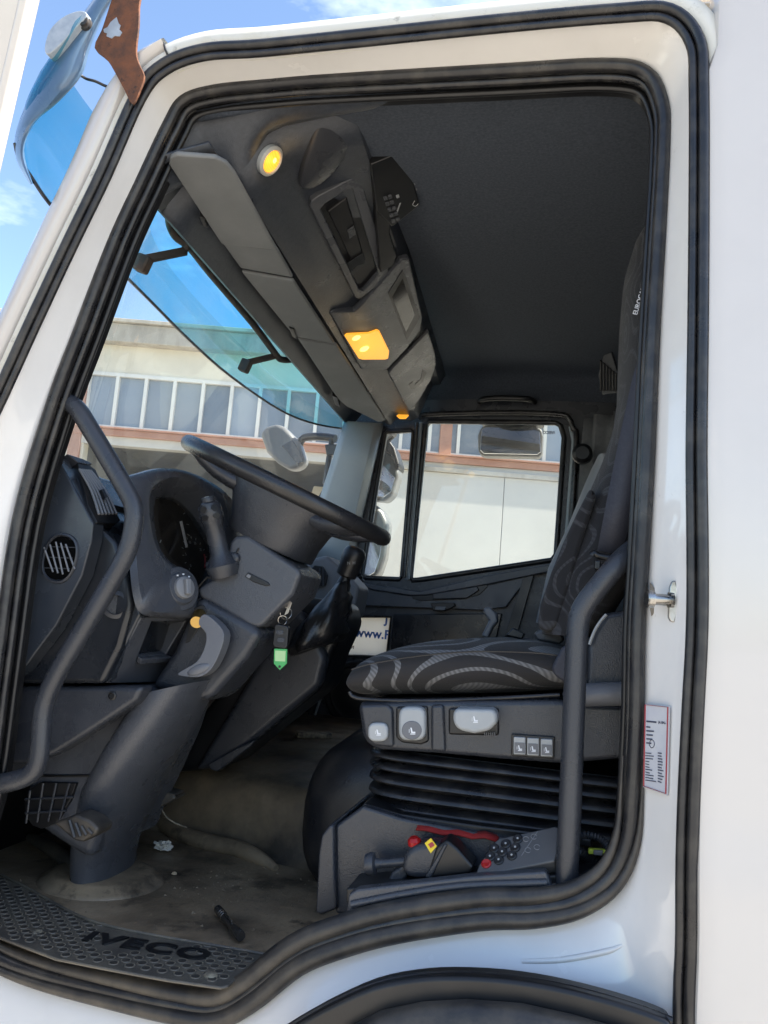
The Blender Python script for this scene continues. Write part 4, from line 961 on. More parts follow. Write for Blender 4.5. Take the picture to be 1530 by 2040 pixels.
# column foot
def wpx(w, y): return w/FPX*(y+1.35)/math.cos(YAW)
secs = [(360, 1368, 72, .10, .34, .3), (340, 1402, 74, .11, .345, .3), (298, 1476, 76, .12, .36, .3), (256, 1552, 70, .125, .385, .25), (230, 1620, 58, .12, .41, .15), (212, 1680, 46, .11, .43, .05), (206, 1730, 41, .105, .44, 0), (204, 1775, 42, .105, .44, 0)]
rows = []
for a, b, w, ry, yc, tl in secs:
    c = P(a, b, yc); rows.append(ring(c, Vector((wpx(w, yc)*.98, 0, wpx(w, yc)*tl)), (0, ry, 0), 2.4, 36))
loft('column_foot', rows, 'plastic_mid', truck, closed=True, cap=True, smooth=60)
fcn = P(205, 1738, .44); fcn.z = ZF
lathe('foot_collar', fcn, (0, 0, 1), [(-.01, .142), (.001, .138), (.007, .130), (.010, .120), (.018, .112), (.022, .10)], 'floor_rubber', fl, 36, 60)
# pedals
ac = slab('accelerator_pedal', [(104, 1640), (130, 1630), (150, 1622), (178, 1634), (196, 1650), (192, 1664), (165, 1678), (148, 1676), (120, 1652)], .20, .26, 'rubber_dusty', truck, .008, bseg=3)
for k in range(4): tube('pedal_rib', [P(138+k*12, 1634+k*6, .199), P(148+k*12, 1668-k*2, .199)], .004, 'rubber_dusty', ac, ns=6)
bp = slab('brake_pedal', [(284, 1602), (296, 1584), (318, 1576), (346, 1582), (350, 1592), (330, 1602), (312, 1612), (292, 1616)], .56, .62, 'mat_rubber', truck, .008, bseg=3)
slab('pedal_plate', [(300, 1572), (322, 1568), (346, 1580), (350, 1590), (338, 1594), (318, 1578)], .60, .64, 'rubber_dusty', bp, .006)
tube('pedal_arm', [P(325, 1600, .62), P(300, 1560, .7), P(290, 1500, .75)], .012, 'plastic_black', bp, ns=8)
tube('loose_wire', [P(322, 1612, .58), P(332, 1628, .57), P(350, 1640, .56), P(372, 1648, .55)], .0018, 'lit_rim_dust', bp, ns=6, smoothseg=4)

# ---- steering column
scol = empty('steering_column', P(480, 1300, .45), truck)
slab('upper_shroud', [(428, 1150), (446, 1122), (458, 1078), (468, 1066), (494, 1066), (594, 1132), (600, 1142), (584, 1184), (524, 1246), (514, 1250), (498, 1248), (396, 1190), (392, 1172)], .335, .50, 'plastic_mid', scol, .018, bseg=4)
slab('lower_shroud', [(396, 1186), (505, 1246), (522, 1262), (490, 1312), (420, 1392), (404, 1397), (296, 1368), (345, 1296), (380, 1215)], .325, .47, 'plastic', scol, .02, bseg=4)
slab('shroud_slot', [(487, 1148), (494, 1140), (508, 1147), (534, 1160), (538, 1166), (530, 1168), (505, 1160)], .332, .34, 'plastic_black', scol, .002)
slab('slot_key', [(489, 1148), (494, 1143), (500, 1147), (496, 1153)], .330, .336, 'plastic_light', scol, .001)
tube('shroud_seam', [P(a, b, .334) for a, b in ((392, 1172), (412, 1150), (440, 1152), (462, 1118), (476, 1092))], .0022, 'plastic_black', scol, ns=6)
slab('lever_slot', [(384, 1212), (404, 1204), (412, 1216), (404, 1240), (378, 1278), (368, 1282)], .323, .34, 'plastic_black', scol, .002)
lathe('lever_pivot', P(398, 1226, .325), (.3, -1, -.4), [(0, .015), (.03, .014), (.04, .013)], 'brass', scol, 14)
lv = [(400, 1228), (414, 1226), (444, 1256), (442, 1288), (424, 1328), (404, 1346), (382, 1349), (355, 1345), (362, 1336), (392, 1318), (408, 1288), (410, 1262), (396, 1244)]
slab('column_lever', sm(lv), .275, .31, 'lever_grey', scol, .008, bseg=3)
rows = [ring(P(396, 1334, .276), Vector((.026, 0, .010))*s, Vector((0, 0, .012))*s+Vector((0, -.0, 0)), 2, 20) for s in (1, .9, .6, .02)]
for r, d in zip(rows, (.002, -.002, -.004, -.005)):
    for p in r: p.y += d
loft('lever_thumb_rest', rows, 'lever_grey', scol, closed=True, smooth=70)
# stalk
s0, s1 = P(444, 1130, .33), P(412, 985, .29); sa = (s1-s0); L = sa.length; sa.normalize()
stalk = lathe('wiper_stalk', s0, sa, [(-.02, .03), (.0, .036), (.006, .036), (.012, .030), (.022, .026), (.03, .0205), (L*.60, .0195), (L*.63, .0225), (L*.72, .0245), (L*.80, .0245), (L*.88, .020), (L*.90, .0155), (L*.955, .0155), (L*.965, .0145), (L*.965, .001)], 'plastic', scol, 28)
tip = s0+sa*(L*.966); su = Vector((1, 0, 0)); su = (su-sa*su.dot(sa)).normalized(); svv = sa.cross(su)
for k in range(6):
    t = k*math.pi/3+.35; d = su*math.cos(t)+svv*math.sin(t); e = sa.cross(d)
    for z0, z1 in ((.665, .735), (.765, .85)):
        A = s0+sa*(L*z0)+d*.0232; B = s0+sa*(L*z1)+d*(.0236 if z0 < .7 else .0215)
        prism('stalk_pad', [A-e*.004, A+e*.004, A.lerp(B, .5)+e*.009, B+e*.005, B-e*.005, A.lerp(B, .5)-e*.009], d*.002, 'plastic_black', scol, .0005)
text('stalk_symbol', 'n', frame_mat(tip+sa*.0005, su, svv if svv.dot(Vector((0, 1, 0))) > 0 else -svv), .018, 'print_white', scol, .0004, bold=.0004)
slab('stalk_base', [(404, 1122), (425, 1106), (470, 1098), (478, 1110), (462, 1140), (440, 1150), (415, 1144)], .325, .37, 'plastic', scol, .012, bseg=3)

# ---- steering wheel
YW = .44
wl_, wr_ = P(384, 886, YW), P(772, 1076, YW); e1 = (wr_-wl_); RW = e1.length/2-.017; e1.normalize(); e2 = Vector((0, 1, 0)); wn_ = e1.cross(e2)
if wn_.z < 0: wn_ = -wn_
wc = (wl_+wr_)/2
stw = empty('steering_wheel', wc, truck)
tube('wheel_rim', [wc+(e1*math.cos(t)+e2*math.sin(t)*.9)*RW for t in [k*2*math.pi/72 for k in range(72)]], .0185, 'leather_black', stw, closed=True, ns=14)
hc = P(540, 1085, YW)                     # where the hub meets the column
rows = []
for s, a, b, e in ((-.02, .098, .10, 2.6), (.0, .100, .102, 2.6), (.25, .105, .108, 2.5), (.55, .118, .115, 2.5), (.8, .135, .12, 2.5), (.93, .145, .12, 2.5), (1.0, .12, .10, 2.5), (1.02, .02, .02, 2.3)):
    c = hc.lerp(wc+e1*.01+wn_*.0, s); rows.append(ring(c, e1*a, e2*b, e, 36))
loft('wheel_hub', rows, 'plastic', stw, closed=True, cap=True, smooth=60)
for t, off in ((0.42, 0), (-.42, 0), (math.pi-.55, 0), (math.pi+.55, 0)):
    d = e1*math.cos(t)+e2*math.sin(t)*.9; A = wc+d*.09-wn_*.03; B = wc+d*(RW-.004)-wn_*.004; sd_ = wn_.cross(d).normalized()
    loft('wheel_spoke', [ring(A.lerp(B, s)-wn_*(.012*math.sin(math.pi*s)), sd_*(.05-.02*s), wn_*(.022-.010*s), 2.4, 16) for s in (0, .25, .5, .75, 1)], 'plastic', stw, closed=True, cap=True, smooth=60)

# ---- centre dash and console
slab('centre_dash', [(606, 1128), (624, 1112), (650, 1106), (694, 1146), (716, 1170), (704, 1226), (664, 1262), (604, 1222), (590, 1180)], 1.12, 1.26, 'plastic_light', dash, .012, bseg=3)
cv2 = slab('centre_air_vent', [(612, 1140), (626, 1126), (642, 1128), (652, 1146), (648, 1166), (630, 1170), (614, 1168)], 1.108, 1.125, 'plastic_black', truck, .003)
for k in range(5): tube('vent_slat', [P(616+k*7, 1136-k*1.5, 1.106), P(616+k*7, 1168, 1.106)], .0028, 'plastic_mid', cv2, ns=6)
cc_ = slab('centre_console', [(560, 1225), (585, 1196), (600, 1186), (680, 1200), (690, 1240), (660, 1306), (640, 1372), (505, 1480), (440, 1533), (380, 1538), (316, 1542), (342, 1500), (500, 1292)], .80, 1.0, 'plastic_black', truck, .02, bseg=3)  # black slab: the strip left showing paints the console's shaded side
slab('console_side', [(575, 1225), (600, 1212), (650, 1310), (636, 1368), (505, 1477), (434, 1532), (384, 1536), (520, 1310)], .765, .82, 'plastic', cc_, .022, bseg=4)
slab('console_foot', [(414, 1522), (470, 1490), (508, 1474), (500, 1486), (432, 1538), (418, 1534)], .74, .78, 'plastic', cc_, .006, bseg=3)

# ---- gear lever
gl_ = empty('gear_lever', P(640, 1300, .95), truck)
YG = .78; rows = []; rnd = random.Random(3)
for i, (a, b, w, ry) in enumerate([(632, 1292, 44, .10), (636, 1276, 50, .115), (640, 1255, 47, .10), (648, 1235, 49, .095), (656, 1215, 38, .075), (664, 1200, 36, .06), (670, 1186, 24, .042), (676, 1174, 20, .032), (682, 1160, 11, .018)]):
    c = P(a, b, YG); rg = ring(c, Vector((wpx(w, YG), 0, wpx(w, YG)*.45)), (0, ry, 0), 2.2, 40)
    for k, p in enumerate(rg): p += (p-c)*(.09*math.sin(k*1.1+i*.9)+.05*math.sin(k*.5+i*1.7))
    rows.append(rg)
loft('lever_boot', rows, 'leather_black', gl_, closed=True, cap=True, smooth=70)
g0, g1 = P(684, 1160, YG), P(712, 1090, YG)
lathe('gear_shaft', P(676, 1182, YG), g1-g0, [(0, .024), (.03, .017), (.05, .013), (.09, .013)], 'plastic_black', gl_, 18)
lathe('gear_knob', P(688, 1150, YG), g1-g0, [(0, .018), (.004, .027), (.03, .029), (.05, .031), (.068, .031), (.078, .027), (.084, .018), (.086, .003)], 'leather_black', gl_, 26)
gk = P(700, 1122, YG-.031); text('gear_symbol', 'N  H', frame_mat(gk+Vector((0, -.001, 0)), (1, 0, .1), (0, 0, 1)), .011, 'button_grey', gl_, .0003)

# ================================================================== grab handles
tube('grab_handle', [P(118, 795, .17), P(138, 802, .115), P(158, 820, .105), P(180, 855, .10), P(222, 925, .10), P(256, 985, .10), P(266, 1010, .10), P(267, 1040, .10), P(258, 1085, .10), P(238, 1130, .10), P(180, 1230, .10), P(118, 1335, .10), P(92, 1392, .10), P(84, 1430, .10), P(80, 1490, .10), P(72, 1528, .10), P(50, 1548, .10), P(0, 1562, .10), P(-60, 1570, .13)], .0185, 'plastic', truck, smoothseg=5, ns=16)
tube('grab_handle', [P(1275, 1085, .20), P(1250, 1105, .15), P(1225, 1130, .125), P(1190, 1172, .12), P(1166, 1204, .12), P(1155, 1228, .12), P(1150, 1262, .12), P(1146, 1350, .12), P(1140, 1500, .12), P(1134, 1650, .12), P(1128, 1775, .12)], .0188, 'plastic', truck, smoothseg=5, ns=16)
# ================================================================== driver seat
seat = empty('driver_seat', (-.1, .53, 1.04), truck)
YA, YB = .255, .79
# cushion
sec = [(690, 1352, 1370), (696, 1322, 1390), (720, 1304, 1396), (770, 1286, 1396), (840, 1272, 1396), (920, 1266, 1395), (1000, 1266, 1393), (1060, 1272, 1390), (1110, 1284, 1386), (1160, 1300, 1380)]
rows = []
for i, (a, t, b) in enumerate(sec):
    T, B = P(a, t, YA+.02), P(a, b, YA); c = (T+B)/2; c.y = (YA+YB)/2; h = (T.z-B.z)/2
    rg = []
    for k in range(40):
        th = 2*math.pi*(k+.5)/40; ct, st = math.cos(th), math.sin(th); e = 3.4
        yy = (YB-YA)/2*math.copysign(abs(ct)**(2/e), ct)*(.97 if i == 0 else 1); zz = h*math.copysign(abs(st)**(2/2.3), st)
        if st > 0: zz += .012*(1-abs(ct)**2)*0 - .016*max(0, 1-abs(yy)/.17)
        rg.append(Vector((c.x, c.y+yy, c.z+zz)))
    rows.append(rg)
cu = []
for j in range(len(rows[0])):
    cu.append(catmull([r[j] for r in rows], 3))
loft('cushion', [[cu[j][i] for j in range(40)] for i in range(len(cu[0]))], 'seat_cloth', seat, closed=True, cap=True, smooth=70)
tube('cushion_seam', [P(a, b, YA-.0005) for a, b in ((700, 1334), (740, 1322), (840, 1306), (950, 1298), (1060, 1300), (1112, 1306))], .0016, 'leather_black', seat, smoothseg=3, ns=6)
tube('cushion_piping', [P(a, b, YA-.001) for a, b in ((696, 1378), (712, 1391), (800, 1396), (950, 1393), (1115, 1384))], .004, 'leather_black', seat, smoothseg=3, ns=8)
# seat pan side with controls
pan = slab('side_shell', [(712, 1404), (722, 1398), (860, 1396), (1112, 1394), (1180, 1402), (1320, 1410), (1320, 1506), (1120, 1522), (1010, 1514), (880, 1502), (760, 1494), (738, 1488), (722, 1470)], .245, .78, 'plastic', seat, .014, bseg=4)
slab('shell_ridge', [(716, 1404), (770, 1402), (782, 1412), (784, 1490), (745, 1486), (726, 1468)], .236, .25, 'plastic', seat, .008, bseg=3)
slab('shell_ridge', [(858, 1404), (884, 1403), (888, 1499), (858, 1497)], .236, .25, 'plastic', seat, .008, bseg=3)
slab('well_shade', [(788, 1408), (852, 1406), (854, 1478), (838, 1484), (800, 1480), (788, 1470)], .240, .25, 'plastic_black', seat, .006)  # dark plates paint the shade of recesses that are not cut
slab('well_shade', [(893, 1410), (994, 1410), (994, 1466), (893, 1464)], .240, .25, 'plastic_black', seat, .006)
def rpx(cx, cy, w, h, n=20, e=4.0, sk=0):
    o = []
    for k in range(n):
        t = 2*math.pi*(k+.5)/n; ct, st = math.cos(t), math.sin(t)
        o.append((cx+w*math.copysign(abs(ct)**(2/e), ct)+sk*st, cy-h*math.copysign(abs(st)**(2/e), st)))
    return o
def icon(cx, cy, s, Y):
    for pts in ([(-4, -7), (-1, -7), (1, 2), (7, 2), (7, 5), (-2, 5)], [(-4, 6), (7, 6), (7, 8), (-4, 8)], [(-7, -4), (-6, -4), (-6, 4), (-7, 4)]):
        slab('button_icon', [(cx+a*s, cy+b*s) for a, b in pts], Y, Y+.001, 'print_white', seat, 0)
slab('round_button', rpx(752, 1459, 20, 19, 24, 3), .226, .25, 'button_grey', seat, .006, bseg=3); icon(753, 1459, .8, .2255)
slab('slide_button', rpx(820, 1442, 27, 34, 28, 4), .222, .25, 'button_grey', seat, .008, bseg=4)
slab('button_dish', rpx(820, 1455, 20, 19, 24, 2), .2205, .224, 'lever_grey', seat, .002); icon(821, 1456, .9, .2198)
slab('lift_lever', [(902, 1416), (912, 1411), (978, 1412), (990, 1418), (991, 1440), (975, 1456), (945, 1462), (915, 1456), (902, 1442)], .20, .25, 'button_grey', seat, .010, bseg=4); icon(946, 1433, .85, .1993)
for k in range(6): slab('lever_rib', [(964+k*4, 1459), (966+k*4, 1459), (967+k*4, 1467), (965+k*4, 1467)], .232, .24, 'plastic_mid', seat, 0)
slab('switch_bezel', [(1019, 1462), (1105, 1468), (1104, 1512), (1018, 1506)], .238, .246, 'plastic_black', seat, .002)
for k in range(3):
    a, b = 1035+k*27, 1486+k*2; slab('rocker_switch', [(a-12, b-18), (a+12, b-17), (a+12, b+18), (a-12, b+17)], .230, .24, 'button_grey', seat, .002)
    slab('switch_inlay', [(a-10, b-7), (a+10, b-6), (a+10, b+15), (a-10, b+14)], .229, .231, 'lever_grey', seat, .0005); icon(a, b+4, .75, .2283)
# bellows: stacked folds
bx0, bx1 = P(718, 1500, YA).x, .22; bxc, bhx = (bx0+bx1)/2, (bx1-bx0)/2; byc, bhy = (YA+YB)/2+.01, (YB-YA)/2
zb = [P(760, b, YA).z for b in (1500, 1522, 1546, 1574, 1600, 1628)]
for i in range(5):
    z1, z0 = zb[i], zb[i+1]; zm = (z0+z1)/2; g = .006*i; rows = []
    for z, d in ((z1, -.022), (zm+.006, -.002), (zm+.003, .003), (zm-.002, .004), (zm-.005, .0), (z0, -.022)):
        rows.append(ring((bxc, byc, z), (bhx+d-g*.2, 0, 0), (0, bhy+d, 0), 7, 48))
    loft('bellows_fold', rows, 'rubber', seat, closed=True, smooth=60)
rows = [ring((bxc, byc, z), (bhx-.035, 0, 0), (0, bhy-.035, 0), 7, 32) for z in (zb[0], zb[-1]-.02)]
loft('bellows_core', rows, 'plastic_black', seat, closed=True, cap=True)
slab('base_plate', [(716, 1612), (724, 1600), (800, 1622), (960, 1645), (1180, 1672), (1180, 1690), (960, 1664), (800, 1644)], .235, .8, 'plastic_black', seat, .004)
# backrest
bk = [(1078, 1262, .05), (1082, 1215, .07), (1105, 1130, .085), (1135, 1060, .09), (1172, 980, .09), (1200, 915, .09), (1226, 840, .09), (1238, 760, .085), (1240, 680, .08), (1243, 600, .075), (1250, 520, .07), (1268, 460, .06), (1288, 425, .045), (1305, 410, .02)]
rows = []
for i, (a, b, th) in enumerate(bk):
    f = P(a, b, .40); hw = (YB-YA)/2*(1 if i < 7 else max(.5, 1-.09*(i-6))); rows.append(ring((f.x+th, (YA+YB)/2, f.z), (th, 0, 0), (0, hw, 0), 3.0, 36))
loft('backrest', rows, 'seat_back_cloth', seat, closed=True, cap=True, smooth=70)
slab('backrest_bolster', [(1070, 1250), (1076, 1205), (1098, 1140), (1122, 1080), (1150, 1020), (1176, 970), (1190, 985), (1168, 1050), (1150, 1110), (1130, 1180), (1112, 1245), (1090, 1262)], .262, .36, 'seat_back_cloth', seat, .022, bseg=4)
text('headrest_lettering', 'EUROCARGO', frame_mat(P(1277, 590, .245), P(1286, 560, .245)-P(1262, 634, .245), Vector((-1, 0, .35))), .0125, 'print_white', seat, .0008, bold=.0001)
slab('backrest_side_cover', [(1172, 1290), (1184, 1258), (1206, 1222), (1240, 1216), (1300, 1216), (1300, 1392), (1166, 1376)], .24, .27, 'plastic', seat, .012, bseg=3)
tube('cover_edge', [P(a, b, .236) for a, b in ((1174, 1284), (1184, 1258), (1196, 1238), (1208, 1224))], .003, 'button_grey', seat, ns=6, smoothseg=3)
tube('recline_handle', [P(1126, 1388, .215), P(1150, 1386, .21), P(1200, 1383, .21), P(1290, 1381, .22)], [.012, .019, .021, .021], 'lever_grey', seat, smoothseg=4, ns=14)
# armrest catch / belt hardware
slab('release_lever', [(958, 1268), (974, 1236), (962, 1220), (964, 1210), (976, 1208), (990, 1224), (992, 1238), (982, 1250), (972, 1272)], .82, .86, 'lever_grey', seat, .008, bseg=3)
slab('belt_buckle', [(1062, 1262), (1096, 1242), (1126, 1272), (1116, 1284), (1070, 1276)], .50, .54, 'plastic_mid', seat, .006)
slab('belt_buckle', [(1006, 1266), (1022, 1250), (1046, 1262), (1040, 1274)], .60, .63, 'plastic_black', seat, .004)
slab('buckle_cover', [(1098, 1330), (1118, 1292), (1132, 1280), (1150, 1300), (1148, 1352), (1128, 1362), (1104, 1346)], .225, .262, 'belt', seat, .012, bseg=3)
# belt webbing
A0, A1 = [(1292, 640), (1258, 760), (1228, 900), (1208, 1000), (1190, 1096)], [(1330, 640), (1312, 760), (1290, 900), (1270, 1000), (1236, 1106)]
rows = [[P(a, b, .22), P(c, d, .22)] for (a, b), (c, d) in zip(A0, A1)]
loft('belt_webbing', rows, 'belt', seat, smooth=60, solid=.002)
tube('belt_guide', [P(a, b, .21) for a, b in ((1180, 1108), (1184, 1102), (1194, 1108), (1222, 1112), (1240, 1108))], .006, 'plastic_black', seat, ns=8, smoothseg=4)
slab('belt_guide_block', [(1185, 1116), (1198, 1116), (1197, 1136), (1184, 1134)], .20, .23, 'plastic_black', seat, .003)

# ---- passenger seat and curtain behind
ps = empty('passenger_seat', (-.05, 1.5, 1.04), truck)
rows = []
for a, b, th in ((1065, 1240, .05), (1090, 1130, .06), (1132, 1040, .065), (1164, 960, .06), (1180, 925, .05), (1188, 912, .02)):
    f = P(a, b, 1.3); rows.append(ring((f.x+th, 1.45, f.z), (th, 0, 0), (0, .22, 0), 3.2, 28))
loft('backrest', rows, 'plastic_light', ps, closed=True, cap=True, smooth=70)
box('seat_cushion', (-.2, 1.5, 1.45), (.5, .48, .14), 'seat_back_cloth', ps, bevel=.04, bseg=4)
box('seat_base', (-.15, 1.5, 1.28), (.42, .4, .22), 'plastic_black', ps, bevel=.01)
rows = []
for z in [1.5+k*.06 for k in range(17)]:
    rows.append([Vector((.02+.045*k/3+.018*math.sin(k*1.35+.6*math.sin(z*5)), 1.93-.012*k+.022*math.sin(k*1.5+.5*math.sin(z*7)), z)) for k in range(18)])
loft('side_curtain', rows, 'curtain', truck, smooth=80, solid=.002)
lathe('belt_anchor', P(1160, 905, 1.85), (0, -1, 0), [(0, .04), (.02, .038), (.03, .025), (.03, .001)], 'plastic_black', truck, 18)

# ================================================================== seat box, tray and what lies in it
sbx = empty('seat_box', (-.2, .3, 1.04), truck)
slab('front_panel', [(634, 1700), (640, 1664), (654, 1646), (664, 1642), (670, 1812), (640, 1824), (628, 1820)], .20, .75, 'plastic', sbx, .008, bseg=3)
slab('side_panel', [(668, 1646), (722, 1606), (800, 1630), (1110, 1690), (1110, 1800), (668, 1822)], .215, .25, 'plastic', sbx, .006, bseg=3)
slab('tray_floor', [(690, 1770), (1240, 1735), (1240, 1765), (690, 1800)], .12, .215, 'plastic_black', sbx, .003)
st = slab('sill_trim', [(694, 1782), (712, 1772), (800, 1762), (940, 1746), (1088, 1736), (1106, 1782), (1000, 1782), (920, 1788), (800, 1806), (700, 1826), (690, 1822)], .098, .125, 'plastic_mid', truck, .008, bseg=3)
tube('trim_bead', [P(a, b, .096) for a, b in ((700, 1802), (800, 1782), (920, 1765), (1090, 1758))], .006, 'plastic_mid', st, ns=8, smoothseg=3)
# hand brake valve
hb = empty('hand_brake_valve', P(850, 1760, .16), truck)
lathe('brake_knob', P(728, 1722, .165), P(800, 1717, .165)-P(728, 1722, .165), [(0, .012), (.002, .018), (.012, .020), (.017, .019), (.02, .010), (.03, .0075), (.075, .0085)], 'plastic', hb, 22)
slab('valve_body', rpx(848, 1716, 46, 36, 28, 2.6, 10), .145, .20, 'plastic', hb, .012, bseg=4)
slab('valve_housing', [(868, 1688), (890, 1672), (912, 1690), (946, 1728), (936, 1742), (850, 1752), (852, 1738)], .142, .20, 'plastic_black', hb, .006, bseg=3)
slab('housing_rib', [(846, 1748), (884, 1682), (892, 1682), (858, 1752)], .138, .2, 'plastic', hb, .003)
lathe('warning_lens', P(826, 1682, .165), (-.1, -.25, 1), [(0, .012), (.008, .012), (.013, .007), (.014, .001)], 'red_gloss', hb, 16)
lbl = slab('valve_label', [(846, 1680), (858, 1670), (870, 1686), (858, 1700)], .1425, .146, 'yellow', hb, 0)
slab('label_mark', [(853, 1682), (861, 1677), (866, 1684), (858, 1690)], .1418, .143, 'print_red', hb, 0)
slab('housing_ribs', [(780, 1738), (812, 1715), (816, 1742), (800, 1760), (770, 1760)], .16, .21, 'plastic', hb, .006)
# remote handset: a loose thing
RP = plane3(P(950, 1736, .125), P(992, 1672, .165), P(1110, 1646, .165))
rc = plate('remote_handset', [(948, 1738), (954, 1722), (986, 1676), (994, 1670), (1108, 1645), (1113, 1650), (1110, 1700), (1104, 1716), (1000, 1736), (956, 1742)], RP, .03, 'remote_grey', None, .006, bseg=3)
tag(rc, 'dark grey remote handset with round keys and one red key beside the seat', 'remote control')
rc['category'] = 'remote'
for (a, b, m_) in ((985, 1691, 'plastic_black'), (1008, 1682, 'plastic_black'), (1032, 1672, 'plastic_black'), (977, 1707, 'plastic_black'), (1001, 1698, 'plastic_black'), (1027, 1689, 'plastic_black'), (969, 1721, 'red_gloss'), (994, 1714, 'plastic_black'), (1020, 1705, 'plastic_black')):
    c = PP(a, b, RP); lathe('key', c-RP[1]*.001, RP[1], [(0, .0088), (.003, .0088), (.0042, .007), (.0036, .001)], m_, rc, 16)
    if m_ == 'plastic_black': lathe('key_mark', c+RP[1]*.0031, RP[1], [(0, .002), (.0006, .0018), (.0006, .0003)], 'button_grey', rc, 8)
for a, b in ((1048, 1672), (1064, 1667), (1052, 1694), (1070, 1688)):
    tube('key_outline', [PP(a, b, RP)+RP[1]*.0006+Vector((.005*math.cos(t), 0, 0))+(RP[1].cross(Vector((1, 0, 0))).normalized())*.005*math.sin(t) for t in [k*math.pi/5 for k in range(10)]], .0007, 'plastic_light', rc, closed=True, ns=5)
plate('handset_line', [(1038, 1705), (1040, 1704), (1072, 1656), (1070, 1657)], RP, .0006, 'plastic_light', rc, 0, lift=.0004)
# red cloth strip under the seat edge
rcl = [[P(a, b, .226), P(a+4, b+6, .213), P(a+2, b+10, .209), P(a, b+14, .207)] for a, b in ((828, 1640), (850, 1642), (880, 1650), (910, 1650), (940, 1658), (965, 1656), (990, 1664))]
tag(loft('red_cloth', rcl, 'red_cloth', None, smooth=80, solid=.003), 'folded red cloth tucked under the black seat bellows', 'cloth')
# coiled lead and connectors behind the grab handle
pts = []
for k in range(90):
    t = k/89; c = P(1150+55*t, 1700+40*t*t, .19); pts.append(c+Vector((.004*math.cos(k*.9), .007*math.sin(k*.9), .009*math.cos(k*.9))))
cl = tube('coiled_lead', pts, .0028, 'plastic_black', None, ns=6)
tag(cl, 'black coiled cable behind the right grab handle near the sill', 'cable')
pts = catmull([P(a, b, .18) for a, b in ((1148, 1672), (1165, 1664), (1190, 1668), (1206, 1680), (1214, 1696))], 12)
tube('corrugated_section', pts, [.006*(1+.25*math.sin(i*2.1)) for i in range(len(pts))], 'plastic', cl, ns=8)
slab('connector', [(1172, 1692), (1208, 1694), (1209, 1704), (1172, 1702)], .172, .185, 'neon', cl, .002)
slab('connector_sleeve', [(1182, 1694), (1202, 1695), (1200, 1706), (1182, 1704)], .168, .188, 'lever_grey', cl, .002)

# ================================================================== loose things
# ignition key with tag, hanging from the column
YK = .36
key = empty('ignition_key', P(560, 1290, YK)); tag(key, 'black ignition key with green plastic tag hanging from the steering column', 'key')
slab('key_fob', [(546, 1246), (552, 1242), (572, 1246), (575, 1252), (572, 1288), (568, 1293), (546, 1290), (542, 1284)], YK, YK+.014, 'plastic_black', key, .004, bseg=3)
for k in range(2): slab('fob_button', rpx(557+k*2, 1260+k*15, 8, 5, 16, 2.5), YK-.001, YK+.002, 'plastic', key, .001)
tg = slab('key_tag', [(546, 1292), (572, 1293), (571, 1322), (557, 1335), (545, 1322)], YK+.004, YK+.008, 'green_tag', key, .001)
slab('tag_paper', [(548, 1296), (569, 1297), (568, 1318), (548, 1317)], YK+.0032, YK+.0045, 'tag_paper', key, 0)
lathe('tag_hole', P(557, 1328, YK+.0036), (0, -1, 0), [(0, .0028), (.0004, .0028), (.0004, .0005)], 'plastic_black', key, 12)
for c, r in (((563, 1236), .010), ((570, 1222), .013)):
    cc0 = P(*c, YK+.006); tube('key_ring', [cc0+Vector((r*math.cos(t), .002*math.sin(2*t), r*math.sin(t))) for t in [k*math.pi/10 for k in range(20)]], .0011, 'steel', key, closed=True, ns=6)
slab('key_blade', [(566, 1226), (574, 1222), (582, 1200), (576, 1198)], YK+.004, YK+.007, 'steel', key, .0005)
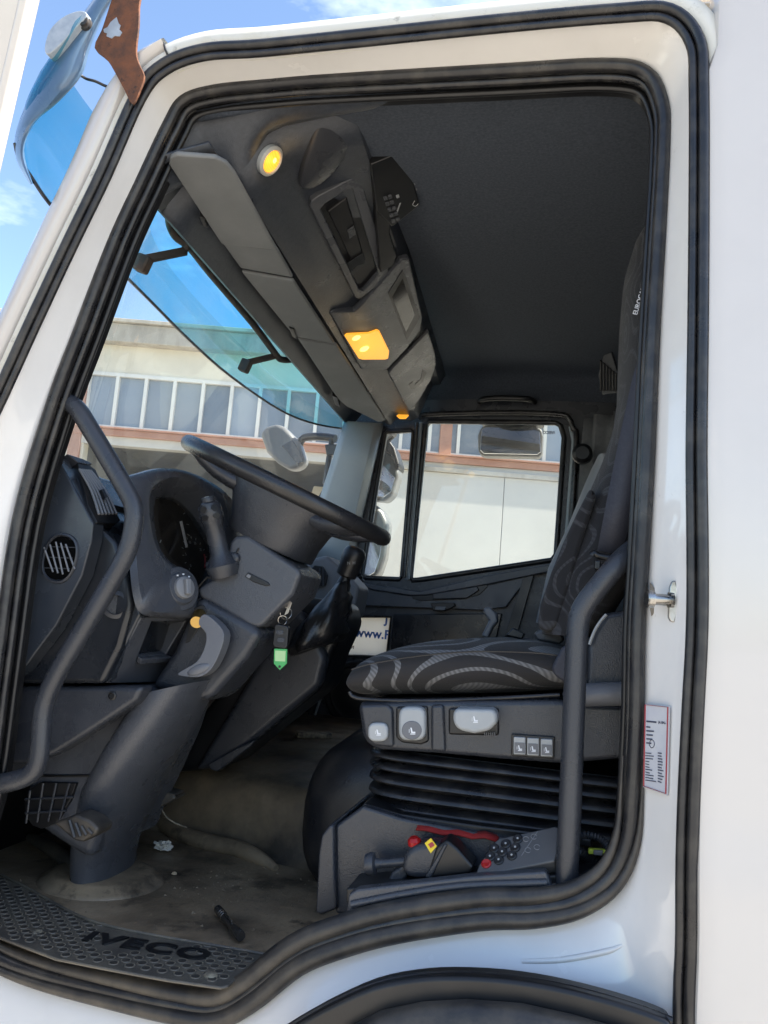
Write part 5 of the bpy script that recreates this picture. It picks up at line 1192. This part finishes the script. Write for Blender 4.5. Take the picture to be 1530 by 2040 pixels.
# small torch on the step
t0, t1 = PZ(433, 1820, .99), PZ(479, 1876, .99); ax = t1-t0; Lt = ax.length; ax.normalize()
tor = lathe('torch', t0+Vector((0, 0, .009)), ax, [(0, .006), (.001, .0085), (Lt*.12, .0088), (Lt*.14, .0078), (Lt*.7, .0078), (Lt*.74, .0095), (Lt*.98, .0098), (Lt, .0085), (Lt, .0005)], 'glass_black', None, 18)
tag(tor, 'small black torch with silver rings lying on the cab floor', 'torch')
for s in (.17, .23, .29): lathe('silver_ring', t0+Vector((0, 0, .009))+ax*(Lt*s), ax, [(0, .008), (.0005, .0083), (.0022, .0083), (.0026, .008)], 'steel', tor, 18)
tube('torch_clip', [t0+ax*(Lt*s)+Vector((0, -.003, .0185)) for s in (.34, .45, .62)], .0016, 'steel', tor, ns=6)
# crumpled paper and crumb
def crumple(name, c, r, m_, seed, flat=.5):
    rn = random.Random(seed); bm = bmesh.new(); bmesh.ops.create_icosphere(bm, subdivisions=3, radius=1)
    for v in bm.verts:
        d = v.co.normalized(); k = .7+.3*math.sin(d.x*7+seed)*math.cos(d.y*9+seed)+.18*rn.uniform(-1, 1)
        v.co = Vector((d.x*k*r*1.25, d.y*k*r, max(d.z*k*r*flat, -.35*r)))+Vector(c)
    me = bpy.data.meshes.new(name); bm.to_mesh(me); bm.free(); me.materials.append(MATS[m_])
    o = bpy.data.objects.new(name, me); link(o); WLOC[o.name] = Vector(); return o
tag(crumple('crumpled_paper', PZ(325, 1692, .99)+Vector((0, 0, .008)), .024, 'paper', 4, .7), 'crumpled white scrap of paper on the dirty cab floor', 'paper')
tag(crumple('floor_crumb', PZ(347, 1742, .988)+Vector((0, 0, .002)), .006, 'crumb', 9, .8), 'small tan crumb on the floor below the crumpled paper', 'crumb')

# grit trodden into the floor
rg_ = random.Random(21); gv_, gf_ = [], []
for k in range(260):
    x, y = rg_.uniform(-1.15, -.42), rg_.uniform(.2, .72); r = rg_.uniform(.0008, .0024) if rg_.random() < .93 else rg_.uniform(.003, .0045); b = len(gv_); a = rg_.uniform(0, 6.3)
    for q in range(3): gv_.append((x+r*math.cos(a+q*2.1)*1.4, y+r*math.sin(a+q*2.1), ZF-.0003))
    gv_.append((x, y, ZF+r*.9)); gf_ += [(b, b+1, b+3), (b+1, b+2, b+3), (b+2, b, b+3)]
gro = mesh('floor_grit', gv_, gf_, 'grit', fl, smooth=10); gro['kind'] = 'stuff'
